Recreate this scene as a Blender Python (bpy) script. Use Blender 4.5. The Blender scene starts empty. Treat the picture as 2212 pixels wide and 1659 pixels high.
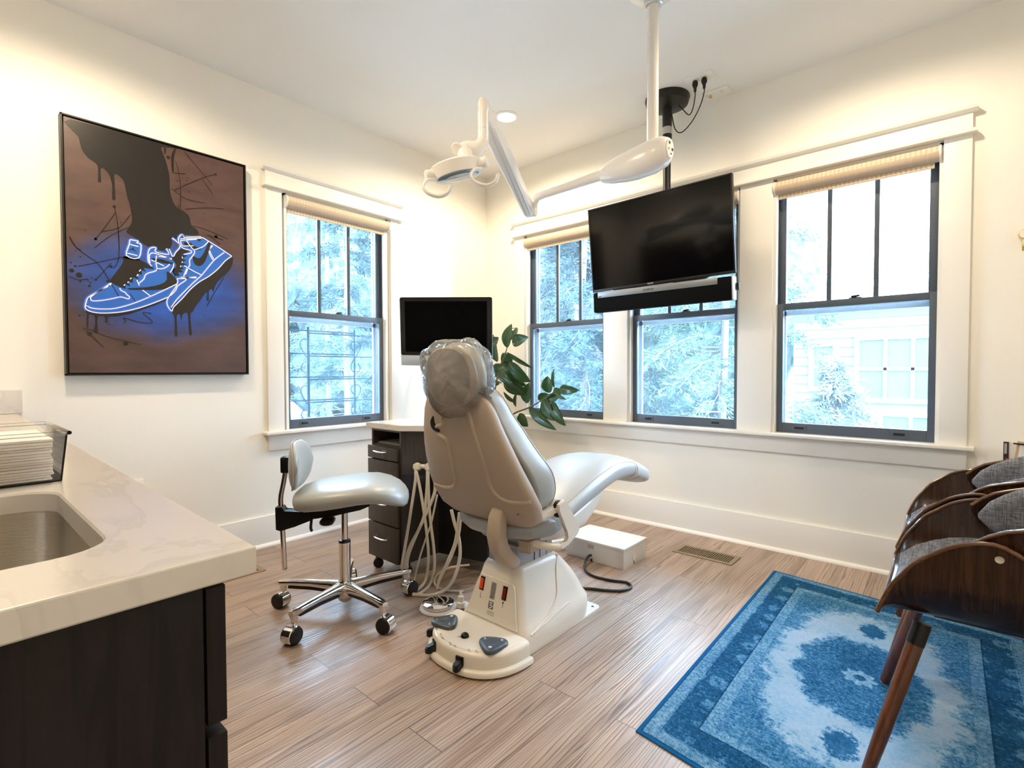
import bpy, bmesh, math, random
from mathutils import Vector, Matrix, noise
from mathutils.geometry import tessellate_polygon
random.seed(7)
C = bpy.context.scene.collection
SC = bpy.context.scene

# ------------------------------------------------------------------ camera
cam_d = bpy.data.cameras.new('camera')
cam = bpy.data.objects.new('camera', cam_d); C.objects.link(cam)
YAW, PITCH, ROLL, FPX = math.radians(131.1408), math.radians(-1.4493), math.radians(-0.1419), 1097.49
fw = Vector((math.cos(PITCH)*math.cos(YAW), math.cos(PITCH)*math.sin(YAW), math.sin(PITCH)))
rt = fw.cross(Vector((0, 0, 1))).normalized(); up = rt.cross(fw)
r2 = rt*math.cos(ROLL) + up*math.sin(ROLL); u2 = -rt*math.sin(ROLL) + up*math.cos(ROLL)
M = Matrix((r2, u2, -fw)).transposed().to_4x4(); M.translation = Vector((3.272, -3.390, 1.1))
cam.matrix_world = M
cam_d.sensor_fit = 'HORIZONTAL'; cam_d.sensor_width = 36; cam_d.lens = 36*FPX/2212; cam_d.clip_start = .05
SC.camera = cam

# ------------------------------------------------------------------ world: bright overcast sky
W = bpy.data.worlds.new('sky'); SC.world = W; W.use_nodes = True
bg = W.node_tree.nodes['Background']
bg.inputs['Color'].default_value = (.62, .81, 1.0, 1); bg.inputs['Strength'].default_value = 21.0
SC.view_settings.view_transform = 'Standard'; SC.view_settings.look = 'None'
SC.view_settings.exposure = 0.50; SC.view_settings.gamma = 1; SC.view_settings.use_curve_mapping = False
SC.cycles.max_bounces = 10; SC.cycles.diffuse_bounces = 6; SC.cycles.transparent_max_bounces = 16
SC.cycles.sample_clamp_indirect = 6

CEIL = 2.857
# recessed can lights (their lenses are built further down)
CANS = [(.908, -.735), (2.95, -.80), (.9, -3.0), (3.05, -2.95), (2.0, -3.2)]  # the last can is an unseen extra, added to brighten the walls
POWER = [70, 40, 66, 18, 30]
for (cx, cy), pw in zip(CANS, POWER):
    ld = bpy.data.lights.new('can_bulb', 'SPOT'); ld.energy = pw; ld.color = (1, .81, .56)
    ld.spot_size = math.radians(168); ld.spot_blend = .45; ld.shadow_soft_size = .06
    lo = bpy.data.objects.new('can_bulb', ld); lo.location = (cx, cy, CEIL-.03); C.objects.link(lo)

# ------------------------------------------------------------------ materials
def mat(name, col, rough=.5, metal=0., spec=.5, coat=0., emit=None, es=0., alpha=1.):
    m = bpy.data.materials.new(name); m.use_nodes = True
    b = m.node_tree.nodes['Principled BSDF']
    b.inputs['Base Color'].default_value = (*col, 1); b.inputs['Roughness'].default_value = rough
    b.inputs['Metallic'].default_value = metal; b.inputs['Specular IOR Level'].default_value = spec
    b.inputs['Coat Weight'].default_value = coat
    if emit: b.inputs['Emission Color'].default_value = (*emit, 1); b.inputs['Emission Strength'].default_value = es
    b.inputs['Alpha'].default_value = alpha
    return m
def nodes(m): return m.node_tree.nodes, m.node_tree.links, m.node_tree.nodes['Principled BSDF']
def nd(ns, t, **k):
    n = ns.new(t)
    for a, v in k.items(): setattr(n, a, v)
    return n
def ramp(ns, stops):
    r = ns.new('ShaderNodeValToRGB'); e = r.color_ramp.elements
    while len(e) < len(stops): e.new(.5)
    for i, (p, c) in enumerate(stops): e[i].position = p; e[i].color = (*c, 1)
    return r
def mapping(ns, ls, scale=(1,1,1), rot=(0,0,0), src='Object', loc=(0,0,0)):
    t = ns.new('ShaderNodeTexCoord'); mp = ns.new('ShaderNodeMapping')
    mp.inputs['Scale'].default_value = scale; mp.inputs['Rotation'].default_value = rot; mp.inputs['Location'].default_value = loc
    ls.new(t.outputs[src], mp.inputs['Vector']); return mp
def bumpy(m, scale=60, strength=.05, detail=3, stretch=(1,1,1), dist=.01):
    ns, ls, b = nodes(m); mp = mapping(ns, ls, stretch)
    n = nd(ns, 'ShaderNodeTexNoise'); n.inputs['Scale'].default_value = scale; n.inputs['Detail'].default_value = detail
    ls.new(mp.outputs[0], n.inputs['Vector'])
    bp = ns.new('ShaderNodeBump'); bp.inputs['Strength'].default_value = strength; bp.inputs['Distance'].default_value = dist
    ls.new(n.outputs['Fac'], bp.inputs['Height']); ls.new(bp.outputs[0], b.inputs['Normal']); return m

WALL = bumpy(mat('wall_paint', (.88, .855, .79), .6, spec=.3), 180, .06)
CEILM = bumpy(mat('ceiling_paint', (.83, .83, .82), .7, spec=.2), 120, .05)
TRIM = mat('trim_paint', (.86, .845, .80), .4)
SLATE = bumpy(mat('slate_sash_paint', (.075, .095, .125), .42), 90, .12)
def mk_wood(name, c1, c2, scale, axis, rough=.4, spec=.5, coat=0):
    m = mat(name, c1, rough, spec=spec, coat=coat); ns, ls, b = nodes(m)
    s = [1, 1, 1]; s[axis] = .07
    if name == 'walnut_veneer': s = [1, .06, .05]
    mp = mapping(ns, ls, s)
    n1 = nd(ns, 'ShaderNodeTexNoise'); n1.inputs['Scale'].default_value = scale; n1.inputs['Detail'].default_value = 6; n1.inputs['Distortion'].default_value = .6
    ls.new(mp.outputs[0], n1.inputs['Vector'])
    r = ramp(ns, [(.3, c1), (.5, c2), (.62, c1), (.75, tuple((a+b_)/2 for a, b_ in zip(c1, c2)))])
    ls.new(n1.outputs['Fac'], r.inputs[0]); ls.new(r.outputs[0], b.inputs['Base Color']); return m
DARKWOOD = mk_wood('espresso_laminate', (.007, .0055, .006), (.013, .010, .010), 45, 2, .5, spec=.2)
CARTWOOD = mk_wood('espresso_laminate_cart', (.026, .019, .016), (.045, .035, .030), 60, 2, .35)
WALNUT = mk_wood('walnut_veneer', (.070, .027, .012), (.036, .013, .006), 60, 2, .25, coat=.4)
WALNUT_EDGE = mk_wood('plywood_edge', (.13, .055, .02), (.08, .033, .013), 40, 0, .25, coat=.5)
LEGWOOD = mk_wood('stained_leg_wood', (.14, .042, .014), (.075, .022, .008), 30, 2, .28, coat=.4)

def mk_floor():
    m = mat('plank_floor', (.3, .2, .13), .34, spec=.95); ns, ls, b = nodes(m)
    mp = mapping(ns, ls, (1, 1, 1), (0, 0, math.radians(90)))
    br = nd(ns, 'ShaderNodeTexBrick'); br.offset = .37; br.offset_frequency = 2
    for k, v in dict(Scale=1, **{'Mortar Size': .0012, 'Mortar Smooth': 0, 'Bias': 0, 'Brick Width': 1.22, 'Row Height': .155}).items(): br.inputs[k].default_value = v
    br.inputs['Color1'].default_value = (0, 0, 0, 1); br.inputs['Color2'].default_value = (1, 1, 1, 1); br.inputs['Mortar'].default_value = (.5, .5, .5, 1)
    ls.new(mp.outputs[0], br.inputs['Vector'])
    # grain runs along y; each plank shifts its own grain
    t = ns.new('ShaderNodeTexCoord'); add = nd(ns, 'ShaderNodeVectorMath', operation='MULTIPLY_ADD')
    ls.new(br.outputs['Color'], add.inputs[0]); add.inputs[1].default_value = (3.1, 5.7, 9.0); ls.new(t.outputs['Object'], add.inputs[2])
    m2 = ns.new('ShaderNodeMapping'); m2.inputs['Scale'].default_value = (1, .09, 1); ls.new(add.outputs[0], m2.inputs['Vector'])
    wv = nd(ns, 'ShaderNodeTexNoise'); wv.inputs['Scale'].default_value = 16; wv.inputs['Detail'].default_value = 8; wv.inputs['Distortion'].default_value = .7
    ls.new(m2.outputs[0], wv.inputs['Vector'])
    fine = nd(ns, 'ShaderNodeTexWave', wave_type='BANDS', bands_direction='X'); fine.inputs['Scale'].default_value = 26; fine.inputs['Distortion'].default_value = 22
    fine.inputs['Detail'].default_value = 3; fine.inputs['Detail Scale'].default_value = .55
    m3 = ns.new('ShaderNodeMapping'); m3.inputs['Scale'].default_value = (1, .055, 1); ls.new(add.outputs[0], m3.inputs['Vector']); ls.new(m3.outputs[0], fine.inputs['Vector'])
    r1 = ramp(ns, [(.3, (.27, .175, .12)), (.45, (.40, .285, .21)), (.58, (.48, .355, .27)), (.75, (.34, .235, .17))])
    ls.new(wv.outputs['Fac'], r1.inputs[0])
    r2_ = ramp(ns, [(0, (.36, .32, .30)), (.22, (.93, .93, .93)), (.5, (1.05, 1.05, 1.05)), (1, (.93, .92, .92))]); ls.new(fine.outputs['Fac'], r2_.inputs[0])
    mx = nd(ns, 'ShaderNodeMix', data_type='RGBA', blend_type='MULTIPLY'); mx.inputs[0].default_value = .85
    ls.new(r1.outputs[0], mx.inputs[6]); ls.new(r2_.outputs[0], mx.inputs[7])
    # plank to plank tone
    r3 = ramp(ns, [(0, (.82, .80, .80)), (.5, (1, 1, 1)), (1, (1.0, .93, .87))]); ls.new(br.outputs['Color'], r3.inputs[0])
    mx2 = nd(ns, 'ShaderNodeMix', data_type='RGBA', blend_type='MULTIPLY'); mx2.inputs[0].default_value = .8
    ls.new(mx.outputs[2], mx2.inputs[6]); ls.new(r3.outputs[0], mx2.inputs[7])
    seam = nd(ns, 'ShaderNodeMix', data_type='RGBA'); ls.new(br.outputs['Fac'], seam.inputs[0]); ls.new(mx2.outputs[2], seam.inputs[6]); seam.inputs[7].default_value = (.07, .04, .03, 1)
    ls.new(seam.outputs[2], b.inputs['Base Color'])
    bp = ns.new('ShaderNodeBump'); bp.inputs['Strength'].default_value = .25; bp.inputs['Distance'].default_value = .002
    ls.new(fine.outputs['Fac'], bp.inputs['Height']); ls.new(bp.outputs[0], b.inputs['Normal'])
    return m
FLOOR = mk_floor()

def mk_quartz():
    m = mat('quartz', (.78, .72, .66), .16); ns, ls, b = nodes(m); mp = mapping(ns, ls, (1, 2.2, 1))
    n = nd(ns, 'ShaderNodeTexNoise'); n.inputs['Scale'].default_value = 2.1; n.inputs['Detail'].default_value = 6; n.inputs['Roughness'].default_value = .55; n.inputs['Distortion'].default_value = 1.0
    ls.new(mp.outputs[0], n.inputs['Vector'])
    r = ramp(ns, [(.0, (.66, .615, .565)), (.46, (.66, .615, .565)), (.50, (.61, .565, .52)), (.512, (.67, .625, .575)), (1, (.69, .65, .60))])
    ls.new(n.outputs['Fac'], r.inputs[0]); ls.new(r.outputs[0], b.inputs['Base Color']); return m
QUARTZ = mk_quartz()

def mk_glass():
    m = bpy.data.materials.new('window_glass'); m.use_nodes = True; ns, ls = m.node_tree.nodes, m.node_tree.links
    ns.remove(ns['Principled BSDF']); out = ns['Material Output']
    tr = ns.new('ShaderNodeBsdfTransparent'); tr.inputs[0].default_value = (.90, .95, 1, 1)
    df = ns.new('ShaderNodeBsdfTranslucent'); df.inputs[0].default_value = (.80, .90, 1, 1)
    gl = ns.new('ShaderNodeBsdfGlossy'); gl.inputs['Roughness'].default_value = .03
    mp = mapping(ns, ls, (1, 1, .35))
    n = nd(ns, 'ShaderNodeTexNoise'); n.inputs['Scale'].default_value = 9; n.inputs['Detail'].default_value = 8; n.inputs['Roughness'].default_value = .75
    ls.new(mp.outputs[0], n.inputs['Vector'])
    mr = ns.new('ShaderNodeMapRange'); mr.inputs['From Min'].default_value = .3; mr.inputs['From Max'].default_value = .75; mr.inputs['To Min'].default_value = .006; mr.inputs['To Max'].default_value = .032
    ls.new(n.outputs['Fac'], mr.inputs['Value'])
    a = ns.new('ShaderNodeMixShader'); ls.new(mr.outputs[0], a.inputs[0]); ls.new(tr.outputs[0], a.inputs[1]); ls.new(df.outputs[0], a.inputs[2])
    f = ns.new('ShaderNodeFresnel'); f.inputs['IOR'].default_value = 1.25
    c = ns.new('ShaderNodeMixShader'); ls.new(f.outputs[0], c.inputs[0]); ls.new(a.outputs[0], c.inputs[1]); ls.new(gl.outputs[0], c.inputs[2])
    ls.new(c.outputs[0], out.inputs['Surface']); return m
GLASS = mk_glass()
def mk_clear(name, tint=(.95, .97, 1), ior=1.45, rough=.05, haze=0., hcol=(.9, .94, 1), crease=0.):
    m = bpy.data.materials.new(name); m.use_nodes = True; ns, ls = m.node_tree.nodes, m.node_tree.links
    ns.remove(ns['Principled BSDF']); out = ns['Material Output']
    tr = ns.new('ShaderNodeBsdfTransparent'); tr.inputs[0].default_value = (*tint, 1)
    gl = ns.new('ShaderNodeBsdfGlossy'); gl.inputs['Roughness'].default_value = rough
    df = ns.new('ShaderNodeBsdfDiffuse'); df.inputs[0].default_value = (*hcol, 1)
    if crease:
        mp = mapping(ns, ls, (1, 1, .6)); n = nd(ns, 'ShaderNodeTexVoronoi', feature='DISTANCE_TO_EDGE'); n.inputs['Scale'].default_value = 17
        n2 = nd(ns, 'ShaderNodeTexNoise'); n2.inputs['Scale'].default_value = 8; n2.inputs['Detail'].default_value = 3; ls.new(mp.outputs[0], n2.inputs['Vector'])
        va = nd(ns, 'ShaderNodeVectorMath', operation='MULTIPLY_ADD'); ls.new(n2.outputs['Color'], va.inputs[0]); va.inputs[1].default_value = (.25, .25, .25); ls.new(mp.outputs[0], va.inputs[2]); ls.new(va.outputs[0], n.inputs['Vector'])
        bp = ns.new('ShaderNodeBump'); bp.inputs['Strength'].default_value = crease; bp.inputs['Distance'].default_value = .012; ls.new(n.outputs['Distance'], bp.inputs['Height']); ls.new(bp.outputs[0], gl.inputs['Normal']); ls.new(bp.outputs[0], df.inputs['Normal'])
    a = ns.new('ShaderNodeMixShader'); a.inputs[0].default_value = haze; ls.new(tr.outputs[0], a.inputs[1]); ls.new(df.outputs[0], a.inputs[2])
    f = ns.new('ShaderNodeFresnel'); f.inputs['IOR'].default_value = ior
    c = ns.new('ShaderNodeMixShader'); ls.new(f.outputs[0], c.inputs[0]); ls.new(a.outputs[0], c.inputs[1]); ls.new(gl.outputs[0], c.inputs[2])
    ls.new(c.outputs[0], out.inputs['Surface']); return m
ACRYLIC = mk_clear('clear_acrylic', (.985, .99, 1), 1.22)
PLASTIC_FILM = mk_clear('clear_film', (.985, .99, 1), 1.42, .09, .13, crease=.9)
FILM2 = mat('milky_film', (.50, .52, .54), .28)

WHITE_PLASTIC = mat('ivory_plastic', (.74, .685, .60), .3)
SHELL = bumpy(mat('shaded_shell_plastic', (.42, .34, .265), .42), 700, .06, dist=.002)  # the ivory plastic again, darkened to beige as it looks in shade
LAMP_WHITE = mat('lamp_white', (.80, .77, .74), .22)
VINYL = bumpy(mat('pale_grey_vinyl', (.37, .385, .37), .34), 300, .03, dist=.002)
VINYL_LEG = bumpy(mat('pale_vinyl_seat', (.40, .42, .43), .33), 300, .03, dist=.002)
UNDERCOVER = mat('grey_undercover', (.34, .36, .38), .4)
GREYMETAL = mat('brushed_grey_column', (.42, .44, .47), .35, .55)
CHROME = mat('chrome', (.82, .82, .83), .08, 1.)
STEEL = bumpy(mat('brushed_steel', (.62, .57, .50), .30, 1.), 40, .08, stretch=(1, 1, 14))
BLACK = mat('black_plastic', (.006, .006, .007), .32, spec=.35)
BLACKM = mat('black_powder_metal', (.010, .010, .010), .38, spec=.35)
SCREEN = mat('screen_glass', (.0015, .0015, .002), .10, spec=.28)
MONITOR_SCREEN = mat('monitor_screen', (.0012, .0012, .0016), .25, spec=.05)
SILVER = mat('silver_aluminium', (.62, .63, .65), .32, .6)
GREYBAR = mat('grey_metal_band', (.30, .31, .32), .35, .7)
HOSE = bumpy(mat('ivory_hose', (.62, .56, .47), .4), 120, .1)
CORDM = mat('black_cord', (.012, .013, .016), .35)
WHITEM = mat('white_enamel', (.74, .74, .74), .35)
CLOTH_BLACK = mat('black_speaker_cloth', (.004, .0045, .005), .9, spec=.08)
WHITE2 = mat('white_plate', (.85, .84, .82), .35)
BRASS = mat('brass', (.75, .50, .16), .22, 1.)
VENTM = mat('vent_tan_metal', (.30, .225, .14), .4, .3)
DARKIN = mat('opening_shade', (.004, .004, .004), .8)  # near-black that stands for the shade inside openings
PAPER = bumpy(mat('paper_towel', (.82, .77, .71), .85, spec=.1), 260, .3, stretch=(.2, 1, 3))
FABRIC_G = bumpy(mat('grey_weave', (.17, .18, .20), .85, spec=.2), 300, .6, dist=.004); _ns, _ls, _b = nodes(FABRIC_G); _r = ramp(_ns, [(.4, (.09, .10, .125)), (.6, (.25, .255, .275))]); _m = []
for _s in ((900, 60, 60), (60, 900, 500)):
    _mp = mapping(_ns, _ls, tuple(q/60 for q in _s)); _n = nd(_ns, 'ShaderNodeTexNoise'); _n.inputs['Scale'].default_value = 26; _n.inputs['Detail'].default_value = 2; _ls.new(_mp.outputs[0], _n.inputs['Vector']); _m.append(_n)
_a = nd(_ns, 'ShaderNodeMath', operation='MULTIPLY_ADD'); _ls.new(_m[0].outputs['Fac'], _a.inputs[0]); _a.inputs[1].default_value = 1; _ls.new(_m[1].outputs['Fac'], _a.inputs[2]); _h = nd(_ns, 'ShaderNodeMath', operation='MULTIPLY'); _ls.new(_a.outputs[0], _h.inputs[0]); _h.inputs[1].default_value = .5; _ls.new(_h.outputs[0], _r.inputs[0]); _ls.new(_r.outputs[0], _b.inputs['Base Color'])
RED = mat('red_switch', (.16, .012, .005), .25)
REDLIT = mat('red_switch_lit', (.40, .02, .006), .25, emit=(1, .12, .02), es=.12)
PADGREY = mat('dark_grey_pad', (.055, .075, .095), .38)
INK = mat('ink', (.03, .03, .03), .5)
LIGHTINK = mat('light_ink', (.55, .60, .66), .5)
LABELM = mat('label_grey', (.48, .46, .44), .4)
STITCH = mat('stitch', (.38, .33, .27), .6)
BARK = bumpy(mat('bark', (.16, .14, .13), .9), 30, .5)
LENSM = mat('can_lens', (1, 1, 1), .5, emit=(1, .86, .62), es=14)
def mk_weave(name, c1, c2, sc):
    m = mat(name, c1, .85, spec=.15); ns, ls, b = nodes(m)
    t = ns.new('ShaderNodeTexCoord')
    a = nd(ns, 'ShaderNodeTexWave', wave_type='BANDS', bands_direction='X'); a.inputs['Scale'].default_value = sc; a.inputs['Distortion'].default_value = .6
    a2 = nd(ns, 'ShaderNodeTexWave', wave_type='BANDS', bands_direction='Y'); a2.inputs['Scale'].default_value = sc; a2.inputs['Distortion'].default_value = .6
    n = nd(ns, 'ShaderNodeTexNoise'); n.inputs['Scale'].default_value = sc*7
    for q in (a, a2, n): ls.new(t.outputs['UV'], q.inputs['Vector'])
    mu = nd(ns, 'ShaderNodeMath', operation='MULTIPLY'); ls.new(a.outputs['Fac'], mu.inputs[0]); ls.new(a2.outputs['Fac'], mu.inputs[1])
    ad = nd(ns, 'ShaderNodeMath', operation='MULTIPLY_ADD'); ls.new(n.outputs['Fac'], ad.inputs[0]); ad.inputs[1].default_value = .5; ls.new(mu.outputs[0], ad.inputs[2])
    r = ramp(ns, [(.25, c2), (.7, c1)]); ls.new(ad.outputs[0], r.inputs[0]); ls.new(r.outputs[0], b.inputs['Base Color']); return m
SHADE = mk_weave('woven_shade', (.80, .68, .53), (.58, .46, .34), 15)

# ------------------------------------------------------------------ mesh helpers
def bx(bm, x0, x1, y0, y1, z0, z1, bev=0., seg=2):
    vs = [bm.verts.new((x, y, z)) for x in (x0, x1) for y in (y0, y1) for z in (z0, z1)]
    fs = [bm.faces.new([vs[i] for i in f]) for f in ((0, 1, 3, 2), (4, 6, 7, 5), (0, 4, 5, 1), (2, 3, 7, 6), (0, 2, 6, 4), (1, 5, 7, 3))]
    if bev > 0:
        es = list({e for f in fs for e in f.edges})
        bmesh.ops.bevel(bm, geom=es, offset=bev, segments=seg, profile=.6, affect='EDGES', clamp_overlap=True)
    return bm
def B(*a, bev=0., seg=2): return bx(bmesh.new(), *a, bev=bev, seg=seg)
def cr(pts, n=8, closed=False):
    P = [Vector(p) for p in pts]; out = []; L = len(P)
    for i in range(L if closed else L-1):
        g = (lambda k: P[k % L]) if closed else (lambda k: P[max(0, min(L-1, k))])
        a, b, c, d = g(i-1), g(i), g(i+1), g(i+2)
        for j in range(n):
            t = j/n; out.append(.5*((2*b)+(c-a)*t+(2*a-5*b+4*c-d)*t*t+(3*b-a-3*c+d)*t**3))
    if not closed: out.append(P[-1])
    return out
def loft(bm, rings, cap=True, close=False):
    R = [[bm.verts.new(p) for p in r] for r in rings]; n = len(R[0])
    for i in range(len(R) if close else len(R)-1):
        a, b = R[i], R[(i+1) % len(R)]
        for j in range(n): bm.faces.new((a[j], a[(j+1) % n], b[(j+1) % n], b[j]))
    if cap and not close: bm.faces.new(R[0][::-1]); bm.faces.new(R[-1])
    return bm
def ring(c, a, b, n=2., N=24):
    c, a, b = Vector(c), Vector(a), Vector(b); o = []
    for k in range(N):
        t = 2*math.pi*k/N; cs, sn = math.cos(t), math.sin(t)
        o.append(c + a*math.copysign(abs(cs)**(2/n), cs) + b*math.copysign(abs(sn)**(2/n), sn))
    return o
def tube(bm, pts, r, N=10, smooth=0, close=False, flat=None):
    P = [Vector(p) for p in pts]
    if smooth: P = cr(P, smooth, close)
    L = len(P); rs = r if isinstance(r, (list, tuple)) else None; rings = []
    prev = None
    for i, p in enumerate(P):
        t = (P[(i+1) % L]-P[i-1]) if close else (P[min(L-1, i+1)]-P[max(0, i-1)])
        t.normalize()
        if prev is None:
            ref = Vector((0, 0, 1)) if abs(t.z) < .9 else Vector((1, 0, 0)); a = t.cross(ref).normalized()
        else: a = (prev - t*prev.dot(t)).normalized()
        prev = a; b = t.cross(a)
        if rs: f = i/(L-1)*(len(rs)-1); k = min(int(f), len(rs)-2); rad = rs[k]+(rs[k+1]-rs[k])*(f-k)
        else: rad = r
        fl = flat or (1, 1)
        rings.append([p + a*rad*fl[0]*math.cos(2*math.pi*k/N)+b*rad*fl[1]*math.sin(2*math.pi*k/N) for k in range(N)])
    return loft(bm, rings, not close, close)
def T(pts, r, N=10, smooth=0, close=False, flat=None): return tube(bmesh.new(), pts, r, N, smooth, close, flat)
def lathe(bm, prof, c=(0, 0, 0), axis=(0, 0, 1), N=28):
    ax = Vector(axis).normalized(); ref = Vector((1, 0, 0)) if abs(ax.x) < .9 else Vector((0, 1, 0))
    a = ax.cross(ref).normalized(); b = ax.cross(a); c = Vector(c); rings = []
    for r, h in prof: rings.append([c+ax*h+(a*math.cos(2*math.pi*k/N)+b*math.sin(2*math.pi*k/N))*max(r, 1e-4) for k in range(N)])
    return loft(bm, rings)
def LA(prof, c=(0, 0, 0), axis=(0, 0, 1), N=28): return lathe(bmesh.new(), prof, c, axis, N)
def prism(bm, pts, d, bev=0.):
    d = Vector(d); P = [Vector(p) for p in pts]; a = [bm.verts.new(p) for p in P]; b = [bm.verts.new(p+d) for p in P]; n = len(P)
    f = [bm.faces.new(a[::-1]), bm.faces.new(b)]
    for i in range(n): bm.faces.new((a[i], a[(i+1) % n], b[(i+1) % n], b[i]))
    if bev: bmesh.ops.bevel(bm, geom=list({e for x in f for e in x.edges}), offset=bev, segments=2, affect='EDGES', clamp_overlap=True)
    return bm
def wloc(o):
    v = Vector(o.location)
    while o.parent: o = o.parent; v += Vector(o.location)
    return v
def obj(name, bm, m, parent=None, sharp=38, local=False, org=None):
    bmesh.ops.recalc_face_normals(bm, faces=bm.faces)
    for f in bm.faces: f.smooth = True
    lim = math.radians(sharp)
    for e in bm.edges:
        if len(e.link_faces) == 2 and e.calc_face_angle(0) > lim: e.smooth = False
    o = bpy.data.objects.new(name, None)
    if parent is None:
        if org is None:
            xs = [v.co for v in bm.verts]
            org = ((min(v.x for v in xs)+max(v.x for v in xs))/2, (min(v.y for v in xs)+max(v.y for v in xs))/2, min(v.z for v in xs))
        sh = Vector(org)
    else: sh = wloc(parent)
    if not local: bmesh.ops.translate(bm, verts=bm.verts, vec=-sh)
    me = bpy.data.meshes.new(name); bm.to_mesh(me); bm.free(); bpy.data.objects.remove(o)
    o = bpy.data.objects.new(name, me); C.objects.link(o)
    for mm in (m if isinstance(m, (list, tuple)) else [m]): me.materials.append(mm)
    if parent is not None: o.parent = parent
    elif not local: o.location = sh
    return o
def tag(o, label, cat=None, group=None, kind=None):
    o['label'] = label
    if cat: o['category'] = cat
    if group: o['group'] = group
    if kind: o['kind'] = kind
    return o
def thing(name, label, cat, loc, group=None):
    o = bpy.data.objects.new(name, None); C.objects.link(o); o.location = loc; o.empty_display_size = .1
    return tag(o, label, cat, group)
def struct(name, bm, m, parent=None, label=None):
    o = obj(name, bm, m, parent, org=(0, 0, 0) if parent is None else None)
    if parent is None: o['kind'] = 'structure'
    if label: o['label'] = label; 
    return o
def copy_tree(o, parent=None):
    c = o.copy(); C.objects.link(c)
    if parent: c.parent = parent
    for ch in [x for x in bpy.data.objects if x.parent == o]: copy_tree(ch, c)
    return c
def text_bm(s, size, origin, xdir, updir, mirror=True, thick=.0006):
    cu = bpy.data.curves.new('txt', 'FONT'); cu.body = s; cu.size = size; cu.extrude = thick; cu.align_x = 'CENTER'; cu.align_y = 'CENTER'; cu.resolution_u = 3
    t = bpy.data.objects.new('txt', cu); me = bpy.data.meshes.new_from_object(t)
    X, U = Vector(xdir).normalized(), Vector(updir).normalized(); Nn = X.cross(U)
    if mirror: X2 = -X
    else: X2 = X
    bm = bmesh.new(); bm.from_mesh(me)
    for v in bm.verts: v.co = Vector(origin)+X2*v.co.x+U*v.co.y+Nn*v.co.z
    bpy.data.objects.remove(t); bpy.data.curves.remove(cu); bpy.data.meshes.remove(me); return bm
# measured outlines (millimetres on their own surfaces)
ART_WHITE=[[(-2781,1549),(-2822,1509),(-2853,1484),(-2871,1467),(-2879,1445),(-2882,1414),(-2866,1401),(-2830,1395),(-2781,1400),(-2730,1411),(-2663,1436),(-2595,1470),(-2532,1507)],[(-2880,1428),(-2857,1417),(-2818,1416),(-2761,1425),(-2680,1461),(-2594,1513),(-2493,1581)],[(-2860,1472),(-2862,1462),(-2853,1453),(-2817,1459),(-2773,1473),(-2744,1484),(-2722,1481),(-2709,1478),(-2704,1489),(-2715,1499),(-2723,1510),(-2739,1518),(-2744,1530)],[(-2860,1472),(-2822,1509),(-2791,1532)],[(-2697,1784),(-2661,1783),(-2669,1772),(-2650,1766),(-2662,1695),(-2713,1700),(-2701,1758),(-2697,1784)],[(-2701,1760),(-2661,1755)],[(-2710,1713),(-2667,1707)],[(-2661,1552),(-2671,1581)],[(-2663,1564),(-2641,1589),(-2635,1608),(-2620,1624),(-2583,1644),(-2586,1685),(-2582,1722)],[(-2648,1531),(-2611,1501)],[(-2605,1661),(-2620,1687),(-2619,1732),(-2609,1756),(-2584,1763),(-2586,1740),(-2526,1738),(-2537,1767)],[(-2612,1672),(-2615,1713),(-2604,1731),(-2580,1731),(-2512,1713)],[(-2606,1694),(-2549,1672)],[(-2573,1720),(-2512,1717)],[(-2583,1652),(-2556,1656),(-2535,1670),(-2522,1686)],[(-2521,1640),(-2506,1672),(-2504,1693)],[(-2524,1767),(-2507,1729),(-2493,1754),(-2473,1785),(-2478,1807),(-2509,1829)],[(-2451,1846),(-2460,1857),(-2475,1842),(-2479,1820),(-2472,1800),(-2456,1782),(-2418,1776),(-2422,1762),(-2455,1750)],[(-2460,1857),(-2422,1801),(-2401,1774),(-2415,1742),(-2427,1723),(-2427,1693),(-2441,1673),(-2457,1628)],[(-2470,1832),(-2386,1850),(-2359,1860)],[(-2466,1824),(-2390,1845)],[(-2447,1845),(-2367,1863)],[(-2459,1794),(-2406,1806)],[(-2468,1826),(-2467,1805),(-2456,1794)],[(-2331,1843),(-2360,1808),(-2407,1782)],[(-2359,1860),(-2287,1825),(-2207,1781)],[(-2308,1826),(-2328,1785),(-2309,1742)],[(-2314,1825),(-2324,1792),(-2303,1747)],[(-2454,1688),(-2409,1665),(-2370,1649)],[(-2437,1672),(-2447,1642)],[(-2472,1622),(-2394,1628)],[(-2466,1619),(-2394,1634)],[(-2247,1797),(-2288,1758),(-2313,1728),(-2346,1679),(-2370,1645),(-2410,1600),(-2448,1553),(-2486,1506),(-2509,1470),(-2520,1452)],[(-2207,1781),(-2243,1748),(-2281,1697),(-2331,1646),(-2379,1609),(-2426,1560),(-2460,1513),(-2487,1480),(-2509,1453),(-2517,1431),(-2536,1459),(-2538,1488),(-2526,1514),(-2497,1564),(-2485,1599),(-2488,1611),(-2451,1616),(-2448,1608),(-2485,1574),(-2497,1547),(-2523,1514)],[(-2462,1736),(-2462,1727)],[(-2463,1710),(-2463,1702)],[(-2469,1686),(-2472,1677)],[(-2653,1637),(-2660,1626)],[(-2665,1610),(-2671,1600)],[(-2694,1588),(-2700,1581)],[(-2707,1567),(-2710,1560)],[(-2722,1551),(-2727,1544)],[(-2778,1551),(-2783,1539)]]
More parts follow.
